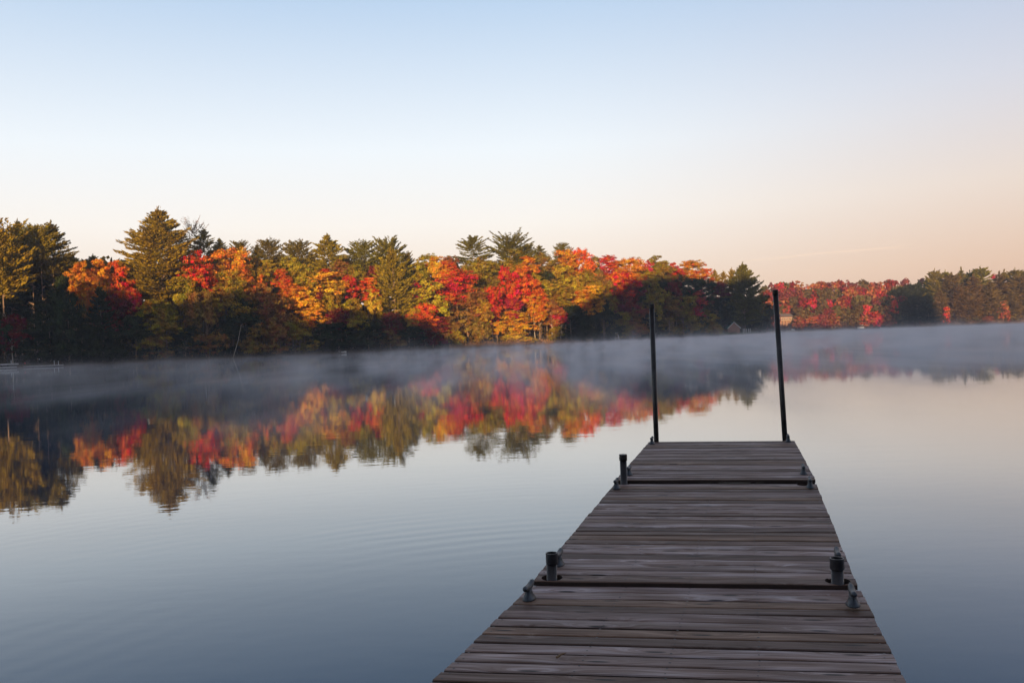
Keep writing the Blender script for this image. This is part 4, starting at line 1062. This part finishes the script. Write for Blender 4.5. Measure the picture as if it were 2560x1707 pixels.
# lodge on the far shore
Yl = shore_Y(1970) + 13
a = at_y(1946, 806, Yl); b = at_y(1984, 806, Yl); zb = a.z; s_ = Yl / F
root = empty('lodge', ((a.x + b.x) / 2, Yl, zb), 'sunlit tan lodge with a long deck on the far slope', 'house')
wd = b.x - a.x
hl = 13 * s_
m = MB(); m.box((0, 3.5, hl / 2 - 1), (wd, 7, hl + 2)); m.obj('wall', M_BROWNSIDE, root)
m = MB(); m.hexa([Vector(q) for q in ((-wd / 2 - .4, -.6, hl), (wd / 2 + .4, -.6, hl), (wd / 2 + .4, 7.6, hl), (-wd / 2 - .4, 7.6, hl), (-wd / 2 + .6, 3.0, hl + 1.7), (wd / 2 - .6, 3.0, hl + 1.7), (wd / 2 - .6, 4, hl + 1.7), (-wd / 2 + .6, 4, hl + 1.7))])
rf_ = m.obj('roof', M_SHINGLE, root)
m = MB(); m.box((-wd * .28, 4, hl + 2.0), (.6, .6, 1.4)); m.obj('chimney', M_BROWNSIDE, rf_)
for i in range(6):
    m = MB(); m.box((-wd / 2 + wd * (i + .5) / 6, -.04, hl * .62), (wd / 9, .06, hl * .42)); w_ = m.obj('window', M_WHITE, root)
    m = MB(); m.box((-wd / 2 + wd * (i + .5) / 6, -.09, hl * .62), (wd / 11, .05, hl * .34)); m.obj('pane', M_WINDOW, w_)
m = MB(); m.box((1.2, -1.3, hl * .30), (wd + 3.4, 2.4, .18)); 
for i in range(7): m.box((-wd / 2 + (wd + 2.4) * i / 6, -2.4, hl * .3 - 1.3), (.18, .18, 2.6))
m.obj('deck', M_TAN, root)
m = MB()
for i in range(26): m.box((-wd / 2 + (wd + 2.7) * i / 25, -2.45, hl * .3 + .5), (.06, .06, .9))
m.box((1.2, -2.45, hl * .3 + .98), (wd + 3.2, .1, .09)); m.obj('railing', M_TAN, root)
# small cottage near the water to its right
gable_house('cottage', 2079, 2087, 822, 817, 813, shore_Y(2083) + 3, 4, M_TAN, M_SHINGLE, 'tiny tan cottage low on the far shore below the maples', 'cottage', True, [(0, .7, .5, .5)])
def pontoon(px, Y, L, label):
    p = at_y(px, 820, Y)
    root = empty('pontoon_boat', (p.x, Y, 0), label, 'boat')
    m = MB()
    for yy in (-.8, .8): m.tube([(-L / 2, yy, .15), (L / 2 - .5, yy, .15), (L / 2, yy, .3)], [.28, .28, .05], 10)
    m.obj('pontoon', M_METAL, root, True)
    m = MB(); m.box((0, 0, .5), (L * .95, 2.2, .12)); m.box((0, -1.05, .95), (L * .9, .05, .75)); m.box((0, 1.05, .95), (L * .9, .05, .75)); m.obj('deck', M_WHITE, root)
    m = MB()
    for x_ in (-L * .3, L * .3):
        for yy in (-1, 1): m.tube([(x_, yy, .6), (x_, yy, 2.1)], .04, 6)
    m.obj('canopy_post', M_METAL, root)
    m = MB(); m.box((0, 0, 2.15), (L * .7, 2.3, .1)); m.obj('canopy', M_BOAT, root)
pontoon(2152, shore_Y(2152) - 3, 2.6, 'small white pontoon boat moored below the far hillside')
p = at_y(2208, 820, shore_Y(2208) - 1.0); rowboat((p.x, p.y, .25), 3.4, R(8), 'pale boat pulled up left of the far dark pines')
float_dock(2214, 2250, shore_Y(2230) - 2.5, .5, .25, 2.0, 'pale dock at the foot of the far dark pines', [(2222, 1.8, .08), (2226, 2.2, .06)], 'far_dock')
for i, px in enumerate((1981, 1986)):
    p = at_y(px, 826, shore_Y(px) + 1.2)
    root = empty('lawn_chair', (p.x, p.y, land_h(p.x, p.y) + .3), ('left' if i == 0 else 'right') + ' one of two white lawn chairs on the far beach', 'chair', 'white chairs on the far beach')
    m = MB(); m.box((0, 0, .42), (.7, .6, .08)); m.obj('seat', M_WHITE, root)
    m = MB(); m.box((0, .32, .8), (.7, .08, .8)); m.obj('backrest', M_WHITE, root)
    for sx in (-.3, .3):
        for sy in (-.25, .25): m = MB(); m.box((sx, sy, .1), (.07, .07, .6)); m.obj('leg', M_WHITE, root)
p = at_y(1955, 832, shore_Y(1955) - 6); rowboat((p.x, p.y, -.03), 2.6, R(4), 'small dark boat on the water beside the right tall pole', 'dinghy', M_BLACK)

# vapour trail high over the far shore
vt, t, o_ = new_mat('vapour_trail')
d_ = N(t, 'ShaderNodeBsdfDiffuse'); d_.inputs[0].default_value = (1, .9, .85, 1)
tr_ = N(t, 'ShaderNodeBsdfTransparent'); mx_ = N(t, 'ShaderNodeMixShader'); mx_.inputs[0].default_value = .022
t.links.new(tr_.outputs[0], mx_.inputs[1]); t.links.new(d_.outputs[0], mx_.inputs[2]); t.links.new(mx_.outputs[0], o_.inputs[0])
mb = MB(); pts = [at_y(x, y, 9000) for x, y in ((1840, 656), (1880, 651), (1960, 644), (2040, 634), (2120, 628), (2220, 620), (2300, 615))]
mb.tube(pts, [2, 7, 9, 10, 10, 9, 3], 8); o = mb.obj('vapour_trail', vt, None, True); tag(o, 'thin pale vapour trail low in the pink sky at right', 'vapour trail')

# ------------------------------------------------------------------ the hill and wood behind the camera, which shade the lake at sunrise
mb = MB(); prev = None
hillm = M_GROUND
xs = [-420 + 4 * i for i in range(200)]
rows = []
for x in xs:
    h = max(4, occ_h(x) - 2.0)
    rows.append([(x, OCC_Y + 42, 1.0), (x, OCC_Y + 18, h * .55), (x, OCC_Y, h), (x, OCC_Y - 30, h * .8), (x, OCC_Y - 110, 2)])
for i in range(len(rows) - 1):
    for k in range(4): mb.quad(rows[i][k], rows[i + 1][k], rows[i + 1][k + 1], rows[i][k + 1])
o = mb.obj('hill', hillm, None, True); tag(o, kind='structure')
r = random.Random(77); mb = MB()
for _ in range(26000):
    x = r.uniform(-380, 360); y = OCC_Y + r.uniform(-6, 5)
    h = occ_h(x); z = h - 3.2 + 3.6 * r.random() + 1.2 * mnoise.noise(Vector((x * .15, 0, 0)))
    leafquad(mb, Vector((x, y, z)), (Vector((0, 1, 0)) + rv(r) * .7).normalized(), .75, r)
o = mb.obj('hilltop_woods', leaf_mat('hilltop_leaves', 0, .03, (.06, .06, .02))); tag(o, kind='stuff')

# ------------------------------------------------------------------ mist on the water and haze in the air
def mist():
    m, t, o = new_mat('lake_mist')
    L = t.links.new
    pv = N(t, 'ShaderNodeVolumePrincipled')
    pv.inputs['Color'].default_value = (1.0, .955, .945, 1); pv.inputs['Anisotropy'].default_value = 0.0
    geo = N(t, 'ShaderNodeNewGeometry')
    sp = N(t, 'ShaderNodeSeparateXYZ'); L(geo.outputs['Position'], sp.inputs[0])
    # height falloff: a thin sheet that rises in soft wisps
    mw = N(t, 'ShaderNodeMapping'); mw.inputs['Scale'].default_value = (.30, .08, .0); L(geo.outputs['Position'], mw.inputs[0])
    nw = N(t, 'ShaderNodeTexNoise'); nw.inputs['Scale'].default_value = 1.0; nw.inputs['Detail'].default_value = 4; L(mw.outputs[0], nw.inputs['Vector'])
    hw2 = N(t, 'ShaderNodeMapRange'); hw2.inputs['From Min'].default_value = .45; hw2.inputs['From Max'].default_value = .75
    hw2.inputs['To Min'].default_value = MIST_H; hw2.inputs['To Max'].default_value = MIST_H * 5.5; L(nw.outputs['Fac'], hw2.inputs['Value'])
    e = N(t, 'ShaderNodeMath', operation='DIVIDE'); L(sp.outputs['Z'], e.inputs[0]); L(hw2.outputs[0], e.inputs[1])
    en = N(t, 'ShaderNodeMath', operation='MULTIPLY'); en.inputs[1].default_value = -1; L(e.outputs[0], en.inputs[0])
    ex = N(t, 'ShaderNodeMath', operation='EXPONENT'); L(en.outputs[0], ex.inputs[0])
    # distance onset
    dr = N(t, 'ShaderNodeMapRange', interpolation_type='SMOOTHSTEP'); dr.inputs['From Min'].default_value = 50; dr.inputs['From Max'].default_value = 84
    ns = N(t, 'ShaderNodeTexNoise'); ns.inputs['Scale'].default_value = 1.0; ns.inputs['Detail'].default_value = 3
    ms = N(t, 'ShaderNodeMapping'); ms.inputs['Scale'].default_value = (.16, .03, .4); L(geo.outputs['Position'], ms.inputs[0]); L(ms.outputs[0], ns.inputs['Vector'])
    ya = N(t, 'ShaderNodeMath', operation='MULTIPLY_ADD'); ya.inputs[1].default_value = 70.0; L(ns.outputs['Fac'], ya.inputs[0]); L(sp.outputs['Y'], ya.inputs[2])
    xb = N(t, 'ShaderNodeMath', operation='MULTIPLY_ADD'); xb.inputs[1].default_value = .35; L(sp.outputs['X'], xb.inputs[0]); L(ya.outputs[0], xb.inputs[2])
    L(xb.outputs[0], dr.inputs['Value'])
    # thicker towards the right
    xr = N(t, 'ShaderNodeMapRange'); xr.inputs['From Min'].default_value = -28; xr.inputs['From Max'].default_value = 36
    xr.inputs['To Min'].default_value = .22; xr.inputs['To Max'].default_value = 1.5; L(sp.outputs['X'], xr.inputs['Value'])
    mp = N(t, 'ShaderNodeMapping'); mp.inputs['Scale'].default_value = (.50, .085, .4); L(geo.outputs['Position'], mp.inputs[0])
    n1 = N(t, 'ShaderNodeTexNoise'); n1.inputs['Scale'].default_value = 1.0; n1.inputs['Detail'].default_value = 5; L(mp.outputs[0], n1.inputs['Vector'])
    nr = N(t, 'ShaderNodeMapRange'); nr.inputs['From Min'].default_value = .42; nr.inputs['From Max'].default_value = .66; nr.inputs['To Min'].default_value = .10; nr.inputs['To Max'].default_value = 2.4
    L(n1.outputs['Fac'], nr.inputs['Value'])
    a = N(t, 'ShaderNodeMath', operation='MULTIPLY'); L(ex.outputs[0], a.inputs[0]); L(dr.outputs[0], a.inputs[1])
    b_ = N(t, 'ShaderNodeMath', operation='MULTIPLY'); L(a.outputs[0], b_.inputs[0]); L(nr.outputs[0], b_.inputs[1])
    c_ = N(t, 'ShaderNodeMath', operation='MULTIPLY'); L(b_.outputs[0], c_.inputs[0]); L(xr.outputs[0], c_.inputs[1])
    d_ = N(t, 'ShaderNodeMath', operation='MULTIPLY'); d_.inputs[1].default_value = MIST_D; L(c_.outputs[0], d_.inputs[0])
    # the breath of mist thins towards the colder far side
    yy = N(t, 'ShaderNodeMath', operation='MAXIMUM'); yy.inputs[1].default_value = 20.0; L(sp.outputs['Y'], yy.inputs[0])
    yd = N(t, 'ShaderNodeMath', operation='DIVIDE'); yd.inputs[0].default_value = 48.0; L(yy.outputs[0], yd.inputs[1])
    yp = N(t, 'ShaderNodeMath', operation='POWER'); yp.inputs[1].default_value = 0.85; L(yd.outputs[0], yp.inputs[0])
    f_ = N(t, 'ShaderNodeMath', operation='MULTIPLY'); L(d_.outputs[0], f_.inputs[0]); L(yp.outputs[0], f_.inputs[1])
    L(f_.outputs[0], pv.inputs['Density'])
    L(pv.outputs[0], o.inputs['Volume'])
    m.cycles.volume_step_rate = 0.12 if hasattr(m.cycles, 'volume_step_rate') else 1
    mb = MB(); mb.box((60, 225, 1.77), (560, 414, 3.5))
    o = mb.obj('mist', m); tag(o, kind='stuff')
MIST_H, MIST_D = 0.16, 0.095
mist()
hz, t, o_ = new_mat('air_haze')
pv = N(t, 'ShaderNodeVolumePrincipled'); pv.inputs['Color'].default_value = (.88, .92, 1, 1); pv.inputs['Density'].default_value = 0.00026; pv.inputs['Anisotropy'].default_value = .2
t.links.new(pv.outputs[0], o_.inputs['Volume'])
mb = MB(); mb.box((30, 230, 23.5), (1100, 860, 54)); o = mb.obj('haze', hz); tag(o, kind='stuff')
print('trees', len(TREES))
